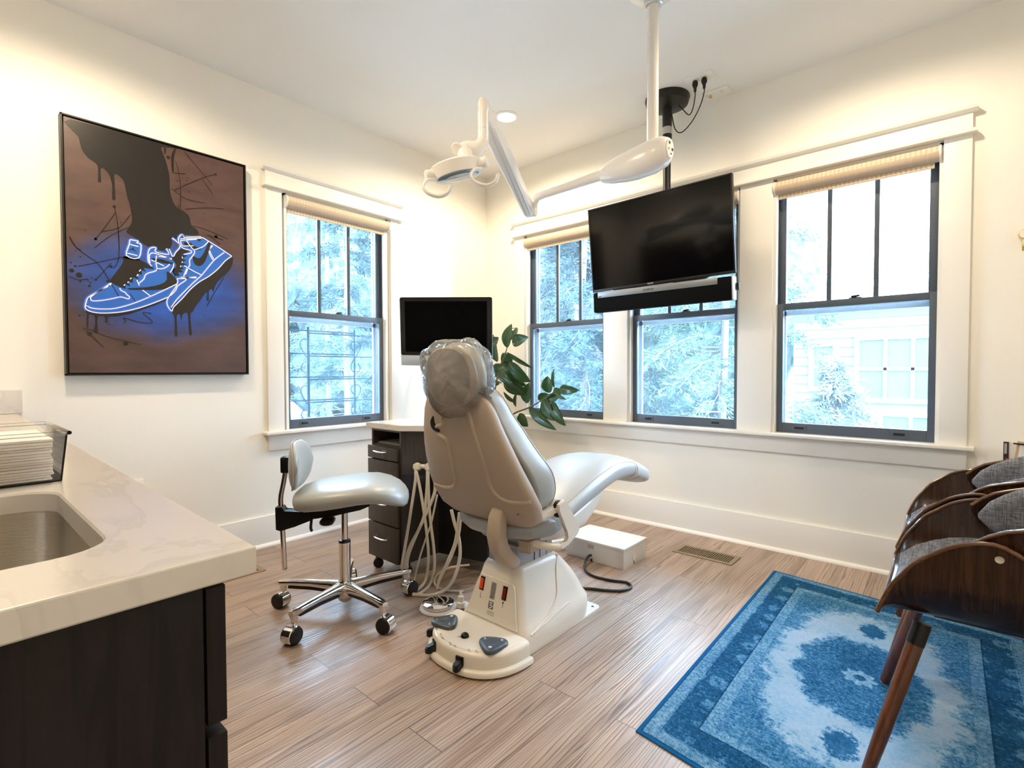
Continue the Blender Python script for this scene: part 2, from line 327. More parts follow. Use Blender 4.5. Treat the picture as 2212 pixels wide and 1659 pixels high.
ART_SOLE=[[(-2725,1694),(-2659,1689),(-2602,1657),(-2598,1648),(-2640,1648),(-2630,1629),(-2650,1634),(-2649,1610),(-2670,1615),(-2664,1584),(-2687,1593),(-2688,1562),(-2707,1570),(-2700,1543),(-2721,1552),(-2719,1529),(-2747,1537),(-2781,1556),(-2771,1585),(-2745,1628),(-2728,1670)],[(-2706,1534),(-2628,1548),(-2565,1572),(-2536,1601),(-2537,1644),(-2507,1626),(-2490,1598),(-2507,1571),(-2558,1544),(-2642,1532),(-2702,1527)],[(-2330,1839),(-2320,1833),(-2332,1777),(-2353,1721),(-2377,1698),(-2400,1705),(-2411,1734),(-2407,1749),(-2388,1740),(-2369,1749),(-2348,1788)],[(-2513,1452),(-2460,1513),(-2426,1560),(-2379,1609),(-2331,1646),(-2281,1697),(-2243,1748),(-2207,1779),(-2199,1764),(-2210,1717),(-2240,1672),(-2282,1626),(-2303,1583),(-2308,1556),(-2316,1577),(-2332,1562),(-2333,1513),(-2343,1510),(-2342,1556),(-2372,1513),(-2404,1462),(-2416,1435),(-2428,1421),(-2422,1314),(-2430,1305),(-2435,1318),(-2439,1421),(-2454,1428),(-2468,1414),(-2470,1388),(-2475,1390),(-2477,1417),(-2488,1417),(-2494,1399),(-2492,1306),(-2497,1295),(-2505,1303),(-2503,1390),(-2515,1427)],[(-2881,1409),(-2854,1398),(-2812,1393),(-2762,1400),(-2697,1417),(-2629,1448),(-2548,1491),(-2549,1482),(-2630,1438),(-2697,1405),(-2762,1384),(-2793,1380),(-2795,1352),(-2800,1349),(-2806,1353),(-2806,1378),(-2833,1379),(-2837,1334),(-2835,1303),(-2843,1293),(-2853,1302),(-2846,1337),(-2847,1379),(-2869,1385),(-2872,1324),(-2875,1318),(-2879,1324),(-2878,1388)],[(-2510,1726),(-2482,1764),(-2463,1780),(-2422,1779),(-2445,1758),(-2468,1746),(-2438,1746),(-2464,1725),(-2442,1720),(-2465,1704),(-2440,1695),(-2472,1686),(-2454,1671),(-2473,1664),(-2458,1652),(-2484,1646),(-2477,1630),(-2492,1628),(-2506,1647),(-2491,1683),(-2502,1706)],[(-2601,1705),(-2555,1706),(-2505,1693),(-2505,1687),(-2556,1687),(-2598,1697)],[(-2452,1816),(-2421,1820),(-2399,1805),(-2372,1797),(-2372,1790),(-2407,1788),(-2437,1798),(-2448,1804)],[(-2700,1732),(-2686,1742),(-2684,1748),(-2681,1746),(-2682,1739),(-2670,1727),(-2672,1725),(-2685,1735),(-2698,1730)],[(-2725,1692),(-2715,1696),(-2659,1695),(-2662,1684),(-2718,1683)]]
ART_FIGURE=[[(-2923,2316),(-2473,2326),(-2547,2306),(-2544,2276),(-2528,2227),(-2515,2159),(-2513,2079),(-2494,2012),(-2463,1992),(-2426,1968),(-2415,1920),(-2390,1902),(-2382,1871),(-2461,1855),(-2485,1823),(-2509,1827),(-2509,1796),(-2530,1760),(-2587,1751),(-2617,1762),(-2653,1782),(-2681,1803),(-2711,1822),(-2687,1875),(-2690,1930),(-2696,1971),(-2706,2011),(-2719,2080),(-2753,2105),(-2755,2062),(-2753,1978),(-2762,1972),(-2767,1979),(-2766,2046),(-2780,2101),(-2809,2117),(-2809,2053),(-2816,2047),(-2822,2050),(-2822,2126),(-2857,2152),(-2882,2188),(-2894,2245)],[(-2497,2300),(-2481,2323),(-2492,2265),(-2495,2192),(-2503,2190),(-2506,2261)],[(-2538,2305),(-2528,2303),(-2531,2276),(-2536,2274)]]
ART_THIN=[[(-2441,2313),(-2305,2172)],[(-2497,2088),(-2436,2136),(-2356,2195),(-2282,2240)],[(-2356,2191),(-2302,2116)],[(-2486,2249),(-2475,2216),(-2464,2119),(-2467,1996)],[(-2508,2098),(-2437,2058),(-2341,2058)],[(-2442,2001),(-2333,2034),(-2245,2049)],[(-2495,2183),(-2439,2195)],[(-2759,1943),(-2750,1882),(-2744,1816),(-2742,1723)],[(-2756,1906),(-2812,1802),(-2839,1759)],[(-2812,1802),(-2740,1838),(-2694,1912)],[(-2840,1718),(-2772,1793),(-2677,1864)],[(-2937,1752),(-2913,1709),(-2891,1697)],[(-2407,1917),(-2335,1908),(-2225,1877)],[(-2336,1880),(-2248,1868)],[(-2935,1755),(-2910,1704),(-2867,1670),(-2820,1628),(-2748,1486)],[(-2747,1863),(-2744,1687),(-2770,1624)],[(-2906,1615),(-2728,1690)],[(-2839,1558),(-2776,1652)],[(-2939,1562),(-2905,1550),(-2869,1560)],[(-2731,1349),(-2722,1365),(-2730,1379),(-2665,1362),(-2614,1361),(-2610,1374),(-2650,1413),(-2609,1411)],[(-2894,1315),(-2856,1306),(-2795,1278),(-2660,1244)],[(-2880,1305),(-2815,1225)],[(-2249,1653),(-2295,1571),(-2343,1475)],[(-2271,1837),(-2275,1845),(-2327,1879)],[(-2702,1507),(-2680,1469)]]
ART_DOTS=[(-2930,1592,9.5),(-2903,1574,12.2),(-2899,1543,4.8),(-2865,1526,5.1),(-2861,1542,3.4),(-2778,1634,6.8),(-2839,1560,5.4),(-2905,1377,4.8),(-2889,1377,3.1),(-2891,1394,2.7),(-2723,1248,10.2),(-2868,1290,10.2),(-2289,1879,7.5),(-2914,1689,3.1),(-2897,1663,3.4),(-2932,1630,3.4),(-2916,1615,4.8),(-2358,1421,2.7),(-2377,1846,8.8),(-2836,1762,6.1),(-2792,1557,6.1),(-2854,1566,2.7),(-2869,1554,2.4),(-2790,1341,3.1),(-2758,1364,2.4),(-2285,2236,5.5),(-2428,2175,3.3),(-2434,2160,3.3),(-2478,2146,3.3),(-2454,2167,2.2),(-2519,2260,8.9),(-2346,2292,2.2),(-2422,2101,3.3),(-2349,1995,3.3),(-2474,2009,4.1),(-2874,1797,2.6),(-2837,1760,5.9),(-2290,1879,7.4),(-2759,1939,6.7),(-2733,1865,3.0),(-2358,1973,2.2),(-2422,2246,2.2)]
ART_BODY=[[(-2781,1549),(-2822,1509),(-2853,1484),(-2871,1467),(-2879,1445),(-2882,1414),(-2866,1401),(-2830,1395),(-2781,1400),(-2730,1411),(-2663,1436),(-2595,1470),(-2532,1507),(-2491,1581),(-2502,1689),(-2526,1736),(-2584,1761),(-2609,1756),(-2619,1732),(-2620,1687),(-2605,1661),(-2659,1689),(-2725,1694),(-2745,1628),(-2771,1585)],[(-2207,1781),(-2243,1748),(-2281,1697),(-2331,1646),(-2379,1609),(-2426,1560),(-2460,1513),(-2487,1480),(-2509,1453),(-2517,1431),(-2536,1459),(-2538,1488),(-2526,1514),(-2497,1564),(-2485,1599),(-2510,1646),(-2509,1714),(-2473,1785),(-2479,1820),(-2460,1857),(-2359,1860),(-2287,1825)],[(-2697,1784),(-2661,1783),(-2669,1772),(-2650,1766),(-2662,1695),(-2713,1700),(-2707,1753)]]
LEAVES=[[[609,-400,1281],[641,-380,1471],[75,0,-14]],[[612,-360,1345],[629,-300,1448],[64,0,-28]],[[645,-380,1323],[845,-420,1355],[27,0,-65]],[[583,-380,1251],[795,-300,1120],[-17,0,-22]],[[546,-450,1173],[581,-500,1329],[66,0,1]],[[543,-500,1308],[658,-550,1357],[45,0,-32]],[[488,-450,1318],[449,-400,1397],[48,0,-5]],[[510,-360,1166],[582,-300,1203],[44,0,-82]],[[603,-420,1144],[494,-500,1067],[-37,0,47]],[[624,-400,1169],[815,-360,1017],[-64,0,-55]],[[583,-380,1101],[726,-300,981],[-43,0,-44]],[[549,-420,1110],[714,-460,998],[-55,0,-35]],[[569,-400,1006],[751,-340,923],[-36,0,-57]],[[641,-360,1012],[731,-320,910],[-61,0,-44]],[[722,-300,846],[771,-320,1010],[80,0,-8]],[[617,-340,1144],[479,-300,1110],[-42,0,69]],[[438,-360,1057],[471,-300,1068],[11,0,-47]],[[385,-400,974],[413,-420,1087],[74,0,-2]],[[612,-300,812],[628,-300,935],[31,0,-1]],[[629,-320,849],[515,-340,934],[21,0,18]],[[616,-260,758],[691,-240,655],[-70,0,-40]],[[932,-280,931],[933,-300,1064],[76,0,6]],[[980,-280,971],[987,-290,1119],[24,0,0]],[[1031,-280,964],[1234,-320,961],[-4,0,-56]],[[815,-270,877],[902,-250,924],[27,0,-39]],[[958,-260,926],[987,-200,952],[27,0,-45]],[[889,-260,879],[1009,-240,910],[16,0,-51]],[[987,-280,933],[1122,-320,890],[-13,0,-19]],[[872,-280,879],[1017,-330,729],[-76,0,-36]],[[959,-280,866],[1129,-340,699],[-63,0,-33]],[[731,-280,808],[1037,-330,660],[-42,0,-44]],[[530,-400,1000],[416,-380,1010],[9,0,41]]]
STEMS=[[[609,-400,1281],[569,-390,1213],[538,-390,1162],[514,-390,1098],[499,-400,1029],[483,-400,982],[474,-400,853]],[[653,-330,776],[747,-300,813],[862,-280,873],[932,-280,914],[980,-280,943],[1027,-280,972]],[[546,-400,1006],[499,-400,1017],[483,-400,982]],[[653,-330,776],[527,-380,690],[473,-400,559]]]
HOSES=[[[1.2, -1.764, 0.587], [1.214, -1.754, 0.509], [1.232, -1.743, 0.388], [1.245, -1.735, 0.266], [1.253, -1.732, 0.145], [1.244, -1.743, 0.038], [1.263, -1.807, 0.01], [1.259, -1.84, 0.01]] ,[[1.2, -1.764, 0.587], [1.195, -1.77, 0.519], [1.174, -1.795, 0.315], [1.158, -1.814, 0.169], [1.152, -1.822, 0.106], [1.153, -1.822, 0.062], [1.17, -1.813, 0.01], [1.243, -1.839, 0.01]] ,[[1.245, -1.724, 0.587], [1.25, -1.725, 0.436], [1.26, -1.72, 0.315], [1.273, -1.713, 0.193], [1.276, -1.713, 0.096], [1.262, -1.733, 0.01], [1.305, -1.829, 0.01], [1.29, -1.863, 0.01]] ,[[1.244, -1.726, 0.587], [1.24, -1.733, 0.46], [1.229, -1.747, 0.339], [1.18, -1.794, 0.203], [1.168, -1.807, 0.145], [1.162, -1.815, 0.067], [1.196, -1.821, 0.01], [1.277, -1.853, 0.01]] ,[[1.269, -1.704, 0.567], [1.273, -1.704, 0.485], [1.243, -1.733, 0.378], [1.201, -1.774, 0.252], [1.173, -1.802, 0.145], [1.175, -1.804, 0.062], [1.222, -1.828, 0.01], [1.289, -1.857, 0.01]] ,[[1.282, -1.696, 0.47], [1.262, -1.718, 0.329], [1.241, -1.739, 0.242], [1.221, -1.76, 0.155], [1.201, -1.782, 0.033], [1.27, -1.845, 0.01]] ,[[1.412, -1.717, 0.419], [1.424, -1.709, 0.359], [1.443, -1.695, 0.274], [1.447, -1.694, 0.19], [1.431, -1.711, 0.097], [1.4, -1.74, 0.032], [1.364, -1.806, 0.01], [1.285, -1.86, 0.01]] ,[[1.441, -1.692, 0.405], [1.435, -1.7, 0.321], [1.425, -1.711, 0.246], [1.399, -1.737, 0.158], [1.375, -1.76, 0.088], [1.364, -1.772, 0.032]] ,[[1.449, -1.686, 0.391], [1.442, -1.695, 0.298], [1.419, -1.718, 0.2], [1.392, -1.744, 0.125], [1.372, -1.764, 0.065], [1.364, -1.772, 0.03]] ,[[1.412, -1.595, 0.11], [1.339, -1.659, 0.096], [1.295, -1.698, 0.067], [1.277, -1.715, 0.028], [1.309, -1.723, 0.01], [1.379, -1.721, 0.01], [1.451, -1.673, 0.01]] ,]
RIDGES= [[(1.812, 0.92), (1.812, 0.95), (1.848, 0.967), (1.917, 0.972), (1.951, 0.957), (1.966, 0.904), (1.984, 0.793), (1.983, 0.685), (1.997, 0.644), (2.033, 0.624), (2.088, 0.625), (2.138, 0.635)], [(1.812, 0.92), (1.805, 0.898), (1.767, 0.886), (1.765, 0.86), (1.79, 0.851), (1.818, 0.83), (1.818, 0.775), (1.798, 0.686), (1.772, 0.646), (1.715, 0.626), (1.627, 0.625)]]
SLOT= [(1.755, 0.927), (1.748, 0.903), (1.76, 0.88), (1.783, 0.871)]
# ================================================================== room shell
XR, YF = 4.05, -3.80
struct('floor', B(-.02, XR+.1, YF-.1, .02, -.05, 0), FLOOR)
struct('ceiling', B(-.15, XR+.1, YF-.1, .15, CEIL, CEIL+.06), CEILM)
OPZ0, OPZ1 = .70, 2.25
OW = (-1.885, -1.072)                       # left wall opening (y)
OR = [(.467, 1.255), (1.45, 2.235), (2.425, 3.21)]
b = bmesh.new()
for y0, y1 in ((YF-.1, OW[0]), (OW[1], .15)): bx(b, -.15, 0, y0, y1, 0, CEIL)
bx(b, -.15, 0, OW[0], OW[1], 0, OPZ0); bx(b, -.15, 0, OW[0], OW[1], OPZ1, CEIL)
struct('wall_left', b, WALL)
b = bmesh.new(); xs = [0, .467, 1.255, 1.45, 2.235, 2.425, 3.21, XR+.1]
for i in range(0, 8, 2): bx(b, xs[i], xs[i+1], 0, .15, 0, CEIL)
for i in range(1, 7, 2): bx(b, xs[i], xs[i+1], 0, .15, 0, OPZ0); bx(b, xs[i], xs[i+1], 0, .15, OPZ1, CEIL)
struct('wall_back', b, WALL)
struct('wall_right', B(XR, XR+.1, YF-.1, .15, 0, CEIL), WALL)
struct('wall_front', B(-.1, XR+.1, YF-.1, YF, 0, CEIL), WALL)
def base(name, side):
    b = bmesh.new()
    if side == 'L':
        bx(b, 0, .018, YF, 0, 0, .194, bev=.002); P = lambda d, z, s: (d, s, z); s0, s1 = YF, 0
    else:
        bx(b, 0, XR, -.018, 0, 0, .194, bev=.002); P = lambda d, z, s: (s, -d, z); s0, s1 = 0, XR
    sh = [(.018, 0), (.036, 0), (.036, .006), (.033, .014), (.027, .019), (.018, .021)]
    loft(b, [[P(d, z, s) for d, z in sh] for s in (s0, s1)])
    return struct(name, b, TRIM)
base('baseboard_left', 'L'); base('baseboard_back', 'B')

# window casings, header, stool and apron; the same profile for both walls
def mapper(wall):
    if wall == 'L': return lambda s0, s1, d0, d1, z0, z1: ((d0, d1, s0, s1, z0, z1))
    return lambda s0, s1, d0, d1, z0, z1: ((s0, s1, -d1, -d0, z0, z1))
def trimset(n, wall, s0, s1, openings, label):
    M_ = mapper(wall); root = bpy.data.objects.new(n, None); C.objects.link(root); root['kind'] = 'structure'; root['label'] = label
    b = bmesh.new(); bx(b, *M_(s0-.018, s1+.018, 0, .052, 2.255, 2.272), bev=.003)
    obj('bead', b, TRIM, root)
    b = bmesh.new(); bx(b, *M_(s0, s1, 0, .022, 2.272, 2.362)); obj('header_board', b, TRIM, root)
    b = bmesh.new()
    ins = -1; prof = [(.022, 2.358), (.03, 2.362), (.05, 2.368), (.055, 2.382), (0, 2.382), (0, 2.358)]
    if wall == 'L': loft(b, [[(d, s, z) for d, z in prof] for s in (s0-.02, s1+.02)])
    else: loft(b, [[(s, -d, z) for d, z in prof] for s in (s0-.02, s1+.02)])
    obj('cornice', b, TRIM, root)
    edges = [s0] + [e for o in openings for e in o] + [s1]
    for i in range(0, len(edges), 2):
        b = bmesh.new(); bx(b, *M_(edges[i], edges[i+1], 0, .02, .722, 2.257), bev=.0015); obj('casing', b, TRIM, root)
    b = bmesh.new(); bx(b, *M_(s0-.028, s1+.028, -.05, .062, .704, .722), bev=.004); obj('sill', b, TRIM, root)
    b = bmesh.new(); bx(b, *M_(s0, s1, 0, .02, .602, .704), bev=.0015); obj('apron', b, TRIM, root)
trimset('trim_1', 'L', -1.995, -.97, [(-1.893, -1.065)], 'cream moulded frame around the single window beside the painting')
trimset('trim_2', 'B', .357, 3.317, OR, 'long cream moulded frame around the three windows')

def window(n, wall, s0, s1, label):
    M_ = mapper(wall); root = bpy.data.objects.new(n, None); C.objects.link(root)
    root.location = ((-.05, (s0+s1)/2, .722) if wall == 'L' else ((s0+s1)/2, .05, .722)); root['kind'] = 'structure'; root['label'] = label
    jd = bmesh.new()   # outer jamb, dark, and inner white stop
    bx(jd, *M_(s0-.002, s0+.012, -.15, -.047, .70, 2.25)); bx(jd, *M_(s1-.012, s1+.002, -.15, -.047, .70, 2.25)); bx(jd, *M_(s0, s1, -.15, -.05, 2.232, 2.25)); bx(jd, *M_(s0, s1, -.16, -.051, .690, .718))
    obj('jamb', jd, SLATE, root)
    st = bmesh.new()
    bx(st, *M_(s0, s0+.016, -.048, 0, .722, 2.25)); bx(st, *M_(s1-.016, s1, -.048, 0, .722, 2.25)); bx(st, *M_(s0, s1, -.048, 0, 2.236, 2.25))
    obj('stop', st, TRIM, root)
    a0, a1 = s0+.012, s1-.012
    def sash(name, z0, z1, d0, d1, stile, top, bot, munt):
        b = bmesh.new()
        bx(b, *M_(a0, a0+stile, d0, d1, z0, z1), bev=.003); bx(b, *M_(a1-stile, a1, d0, d1, z0, z1), bev=.003)
        bx(b, *M_(a0+stile, a1-stile, d0, d1, z1-top, z1), bev=.003); bx(b, *M_(a0+stile, a1-stile, d0, d1, z0, z0+bot), bev=.003)
        g0, g1 = a0+stile, a1-stile
        f = obj(name, b, SLATE, root)
        for k in range(1, munt+1):
            c = g0+(g1-g0)*k/(munt+1); m_ = bmesh.new(); bx(m_, *M_(c-.012, c+.012, d0+.006, d1-.004, z0+bot, z1-top), bev=.003)
            bx(m_, *M_(c-.005, c+.005, d0+.002, d1, z0+bot, z1-top)); obj('muntin', m_, SLATE, f)
        m_ = bmesh.new(); dm = (d0+d1)/2; bx(m_, *M_(g0-.004, g1+.004, dm-.0015, dm+.0015, z0+bot-.004, z1-top+.004)); obj('pane', m_, GLASS, f)
        return f
    sash('upper_sash', 1.47, 2.245, -.105, -.075, .042, .05, .036, 2)
    lo = sash('lower_sash', .722, 1.507, -.072, -.042, .036, .040, .060, 0)
    for fr in (.17, .80):
        c = a0+(a1-a0)*fr; b = bmesh.new()
        for q in (bx(b, *M_(c-.038, c+.038, -.0425, -.038, .738, .768), bev=.002),): pass
        h = obj('finger_lift', b, SLATE, lo)
        b = bmesh.new(); bx(b, *M_(c-.025, c+.025, -.0385, -.0365, .746, .760), bev=.0009); obj('lift_slot', b, BLACKM, h)
    c = (a0+a1)/2+.02; b = bmesh.new(); bx(b, *M_(c-.03, c+.03, -.075, -.05, 1.507, 1.513), bev=.002)
    tube(b, [M_(c, c, -.06, -.06, 1.512, 1.512)[k] for k in (0, 2, 4)] and [Vector((M_(c-.02, c, -.06, -.06, 1.518, 0)[0], M_(c-.02, c, -.06, -.06, 1.518, 0)[2], 1.518)), Vector((M_(c+.02, c, -.06, -.06, 0, 0)[0], M_(c+.02, c, -.06, -.06, 0, 0)[2], 1.522))], [.007, .010, .006], 8)
    obj('sash_lock', b, BLACKM, root)
    # storm window frame outside
    b = bmesh.new()
    for q in (0, 1):
        e = (a0+.008, a0+.034) if q == 0 else (a1-.034, a1-.008); bx(b, *M_(*e, -.145, -.13, .72, 2.23))
    bx(b, *M_(a0, a1, -.145, -.13, 1.44, 1.47)); bx(b, *M_(a0, a1, -.145, -.13, .72, .745))
    obj('storm_frame', b, WHITEM, root)
window('window_1', 'L', -1.872, -1.083, 'window behind the stool, ornamental bars showing outside it')
window('window_2', 'B', .467, 1.255, 'window behind the leafy plant')
window('window_3', 'B', 1.45, 2.235, 'window partly hidden by the television')
window('window_4', 'B', 2.425, 3.21, 'window nearest the walnut chairs')

def shade(wall, s0, s1, label):
    P = (lambda s, d, z: (d, s, z)) if wall == 'L' else (lambda s, d, z: (s, -d, z))
    root = thing('roller_shade', label, 'roller shade', P((s0+s1)/2, 0, 2.16), 'woven roller shades rolled up at the window tops')
    b = bmesh.new(); N = 20; uvs = []
    loft(b, [[P(s, -.004+.040*math.cos(2*math.pi*k/N), 2.199+.040*math.sin(2*math.pi*k/N)) for k in range(N)] for s in (s0+.012, s1-.012)])
    uvl = b.loops.layers.uv.new('UVMap')
    for f in b.faces:
        for l in f.loops:
            c = l.vert.co; s = c.y if wall == 'L' else c.x; ang = math.atan2(c.z-2.199, 1)
            l[uvl].uv = ((s)*1., (c.z+abs(ang))*1.)
    obj('rolled_fabric', b, SHADE, root)
    b = bmesh.new(); bx(b, *mapper(wall)(s0+.02, s1-.03, -.018, -.008, 2.132, 2.165), bev=.003)
    uvl = b.loops.layers.uv.new('UVMap')
    for f in b.faces:
        for l in f.loops: c = l.vert.co; l[uvl].uv = ((c.y if wall == 'L' else c.x), c.z)
    obj('hem_bar', b, SHADE, root)
    for s in (s0+.004, s1-.012):
        b = bmesh.new(); loft(b, [[P(q, -.004+.043*math.cos(2*math.pi*k/N), 2.199+.043*math.sin(2*math.pi*k/N)) for k in range(N)] for q in (s, s+.008)])
        obj('end_bracket', b, WHITE2, root)
shade('L', -1.87, -1.075, 'tan woven roller shade above the window beside the painting')
shade('B', .462, 1.25, 'tan woven roller shade above the window behind the plant')
shade('B', 1.448, 2.232, 'tan woven roller shade mostly hidden behind the television')
shade('B', 2.425, 3.205, 'tan woven roller shade above the rightmost window')

# ================================================================== outside
GRASSM = bumpy(mat('pale_lawn', (.28, .31, .30), .9, spec=0), 6, .3)
g = obj('outside_ground', B(-26, 30, -30, 34, -.85, -.75), GRASSM, org=(0, 0, -.8)); g['kind'] = 'structure'
FOL = [mat('needle_foliage', c, .9, spec=0) for c in ((.06, .095, .10), (.12, .17, .14), (.13, .145, .16))]
def tree(x, y, h, sp, nb, seed, m, label, droop=.35, z0=-.75, trunk=.07, first=.05, nl=44, ls_=.06):
    R = random.Random(seed)
    root = thing('conifer_tree', label, 'tree', (x, y, z0), 'trees outside the windows')
    b = T([(x, y, z0), (x+.1*R.uniform(-1, 1), y, z0+h*.5), (x+.2*R.uniform(-1, 1), y+.1, z0+h)], [trunk, trunk*.7, .015], 8, 3); br = bmesh.new(); lf = bmesh.new()
    for i in range(nb):
        f = first+(1-first)*(i+R.random())/nb; z = z0+h*f; a = R.uniform(0, 6.283); L = sp*(1.08-f)*R.uniform(.6, 1.1)
        d = Vector((math.cos(a), math.sin(a), 0)); p0 = Vector((x, y, z)); pts = []
        for k in range(5):
            t = k/4; pts.append(p0+d*L*t+Vector((R.uniform(-.05, .05), R.uniform(-.05, .05), .12*L*t-droop*L*t*t)))
        tube(br, pts, [.014, .003], 5)
        for k in range(nl*5):
            t = R.uniform(.15, 1.05); q = p0+d*L*t+Vector((0, 0, .12*L*t-droop*L*t*t))
            side = d.cross(Vector((0, 0, 1)))*R.choice((-1, 1)); v = (d*R.uniform(.2, .9)+side*R.uniform(.3, 1)+Vector((0, 0, R.uniform(-.9, .3)))).normalized()
            ll = R.uniform(.5, 1.3)*ls_*2.6; w = ls_*.16; n = v.cross(Vector((R.uniform(-1, 1), R.uniform(-1, 1), R.uniform(-1, 1)))).normalized()
            q = q+side*R.uniform(0, .12)*L+Vector((0, 0, R.uniform(-.1, .05)))
            for s_ in range(3):
                qq = q+v*ll*s_/3; vv = (v+n*R.uniform(-.9, .9)).normalized()*ll*.6
                w1 = n*w; fs = [lf.verts.new(qq-w1), lf.verts.new(qq+vv*.5-w1*1.2), lf.verts.new(qq+vv), lf.verts.new(qq+vv*.5+w1*1.2)]; lf.faces.new(fs)
    obj('trunk', b, BARK, root); obj('branches', br, BARK, root); lfo = obj('foliage', lf, m, root); 
    return root
tree(-1.1, 3.4, 6.5, 2.1, 70, 1, FOL[0], 'dense blue-green conifer outside the window behind the plant')
tree(.55, 4.6, 7.0, 2.4, 70, 2, FOL[1], 'light green feathery tree outside behind the television')
tree(-3.2, 6.2, 8.5, 3.0, 60, 5, FOL[2], 'tall bluish conifer farther back outside')
tree(-4.6, 1.35, 6.0, 1.5, 30, 3, FOL[0], 'thin conifer across the drive outside the single window')
tree(-7.5, 2.6, 8.0, 2.8, 55, 4, FOL[1], 'broad pale tree farther off beyond the single window')
tree(1.9, 5.6, 2.0, .9, 30, 9, mat('pale_shrub_leaf', (.26, .31, .29), .9, spec=0), 'low leafy shrub in front of the neighbouring house')
# far tree masses, each a lumpy crown of its own
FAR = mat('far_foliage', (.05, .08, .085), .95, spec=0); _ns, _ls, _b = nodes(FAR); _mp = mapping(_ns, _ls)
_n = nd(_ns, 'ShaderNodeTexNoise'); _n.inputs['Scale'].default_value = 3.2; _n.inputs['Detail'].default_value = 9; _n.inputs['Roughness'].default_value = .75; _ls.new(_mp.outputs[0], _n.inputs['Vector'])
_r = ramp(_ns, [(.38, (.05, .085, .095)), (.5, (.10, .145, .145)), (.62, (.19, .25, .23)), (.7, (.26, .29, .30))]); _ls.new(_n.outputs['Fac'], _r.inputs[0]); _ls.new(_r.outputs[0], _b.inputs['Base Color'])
def far_tree(x, y, rad, h, lab):
    b = bmesh.new(); bmesh.ops.create_icosphere(b, subdivisions=5, radius=1)
    for v in b.verts:
        d = v.co.copy(); n_ = noise.noise(d*2.3+Vector((x, y, 0)))*.28+noise.noise(d*7+Vector((y, x, 3)))*.13+noise.noise(d*19)*.06
        k = 1+n_; v.co = Vector((x+d.x*rad*k, y+d.y*rad*k, -.8+h*.5+d.z*h*.52*k))
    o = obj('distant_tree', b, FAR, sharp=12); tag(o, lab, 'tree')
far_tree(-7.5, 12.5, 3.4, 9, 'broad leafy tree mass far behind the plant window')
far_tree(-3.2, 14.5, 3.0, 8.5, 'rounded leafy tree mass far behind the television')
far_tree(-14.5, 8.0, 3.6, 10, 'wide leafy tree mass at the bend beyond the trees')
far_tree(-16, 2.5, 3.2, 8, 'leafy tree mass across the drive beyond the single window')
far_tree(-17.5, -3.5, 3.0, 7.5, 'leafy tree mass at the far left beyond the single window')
SIDING = mat('pale_siding', (.21, .235, .25), .8, spec=.1); SIDE_TRIM = mat('house_trim', (.42, .45, .46), .8, spec=.1); HGLASS = mat('house_glass', (.10, .14, .165), .4, spec=.3)
hr = thing('house', 'pale neighbouring house with gridded windows outside the rightmost window', 'house', (3.2, 9.1, -.75))
b = B(.6, 8.5, 9.0, 13, -.75, 2.5)
for k in range(22): bx(b, .6, 8.5, 8.975, 9.0, -.7+k*.19, -.7+k*.19+.02)
obj('wall', b, SIDING, hr)
obj('roof', prism(bmesh.new(), [(.2, 8.5, 2.45), (.2, 13.4, 2.45), (.2, 11, 2.9)], (8.7, 0, 0)), SIDE_TRIM, hr)
def hwin(x0, x1, z0, z1, nx, nz):
    b = bmesh.new()
    for e in ((x0-.09, x1+.09, z0-.09, z0), (x0-.09, x1+.09, z1, z1+.09), (x0-.09, x0, z0, z1), (x1, x1+.09, z0, z1)): bx(b, e[0], e[1], 8.90, 8.98, e[2], e[3])
    for k in range(1, nx): c = x0+(x1-x0)*k/nx; bx(b, c-.03, c+.03, 8.91, 8.97, z0, z1)
    for k in range(1, nz): c = z0+(z1-z0)*k/nz; bx(b, x0, x1, 8.91, 8.97, c-.03, c+.03)
    w = obj('house_window', b, SIDE_TRIM, hr); obj('glass', B(x0, x1, 8.94, 8.972, z0, z1), HGLASS, w)
hwin(1.8, 3.5, .55, 1.7, 4, 2); hwin(1.0, 1.35, .75, 1.6, 1, 2); hwin(2.2, 3.5, -.6, .2, 3, 2)

TEAL = mat('painted_iron_blue', (.0035, .028, .050), .5, spec=.2)
gr = thing('window_grille', 'blue scrolled ironwork standing just outside the single window', 'grille', (-.42, -1.5, .2))
GX = -.40
for y in (-1.518, -1.128):
    w = .010 if y < -1.3 else .006
    obj('post', B(GX-.006, GX+.006, y-w, y+w, .755, 1.437, bev=.002), TEAL, gr)
for z in (1.408, 1.235, 1.059, .884):
    b = bmesh.new(); tube(b, [(-.151, -2.0, z), (-.30, -2.0, z), (GX, -1.95, z), (GX, -1.70, z), (GX, -1.137, z)], .0058, 6); tube(b, [(GX, -1.506, z-.017), (GX, -.93, z-.017), (GX, -.82, z-.017), (-.30, -.78, z-.017), (-.151, -.78, z-.017)], .0058, 6)
    obj('crossbar', b, TEAL, gr)
def scroll(y, z, flip):
    s = -1 if flip else 1
    return [(GX, y+s*q[0], z+q[1]) for q in ((0, .08), (-.03, .08), (-.052, .052), (-.042, .012), (-.02, -.025), (-.002, -.06))]
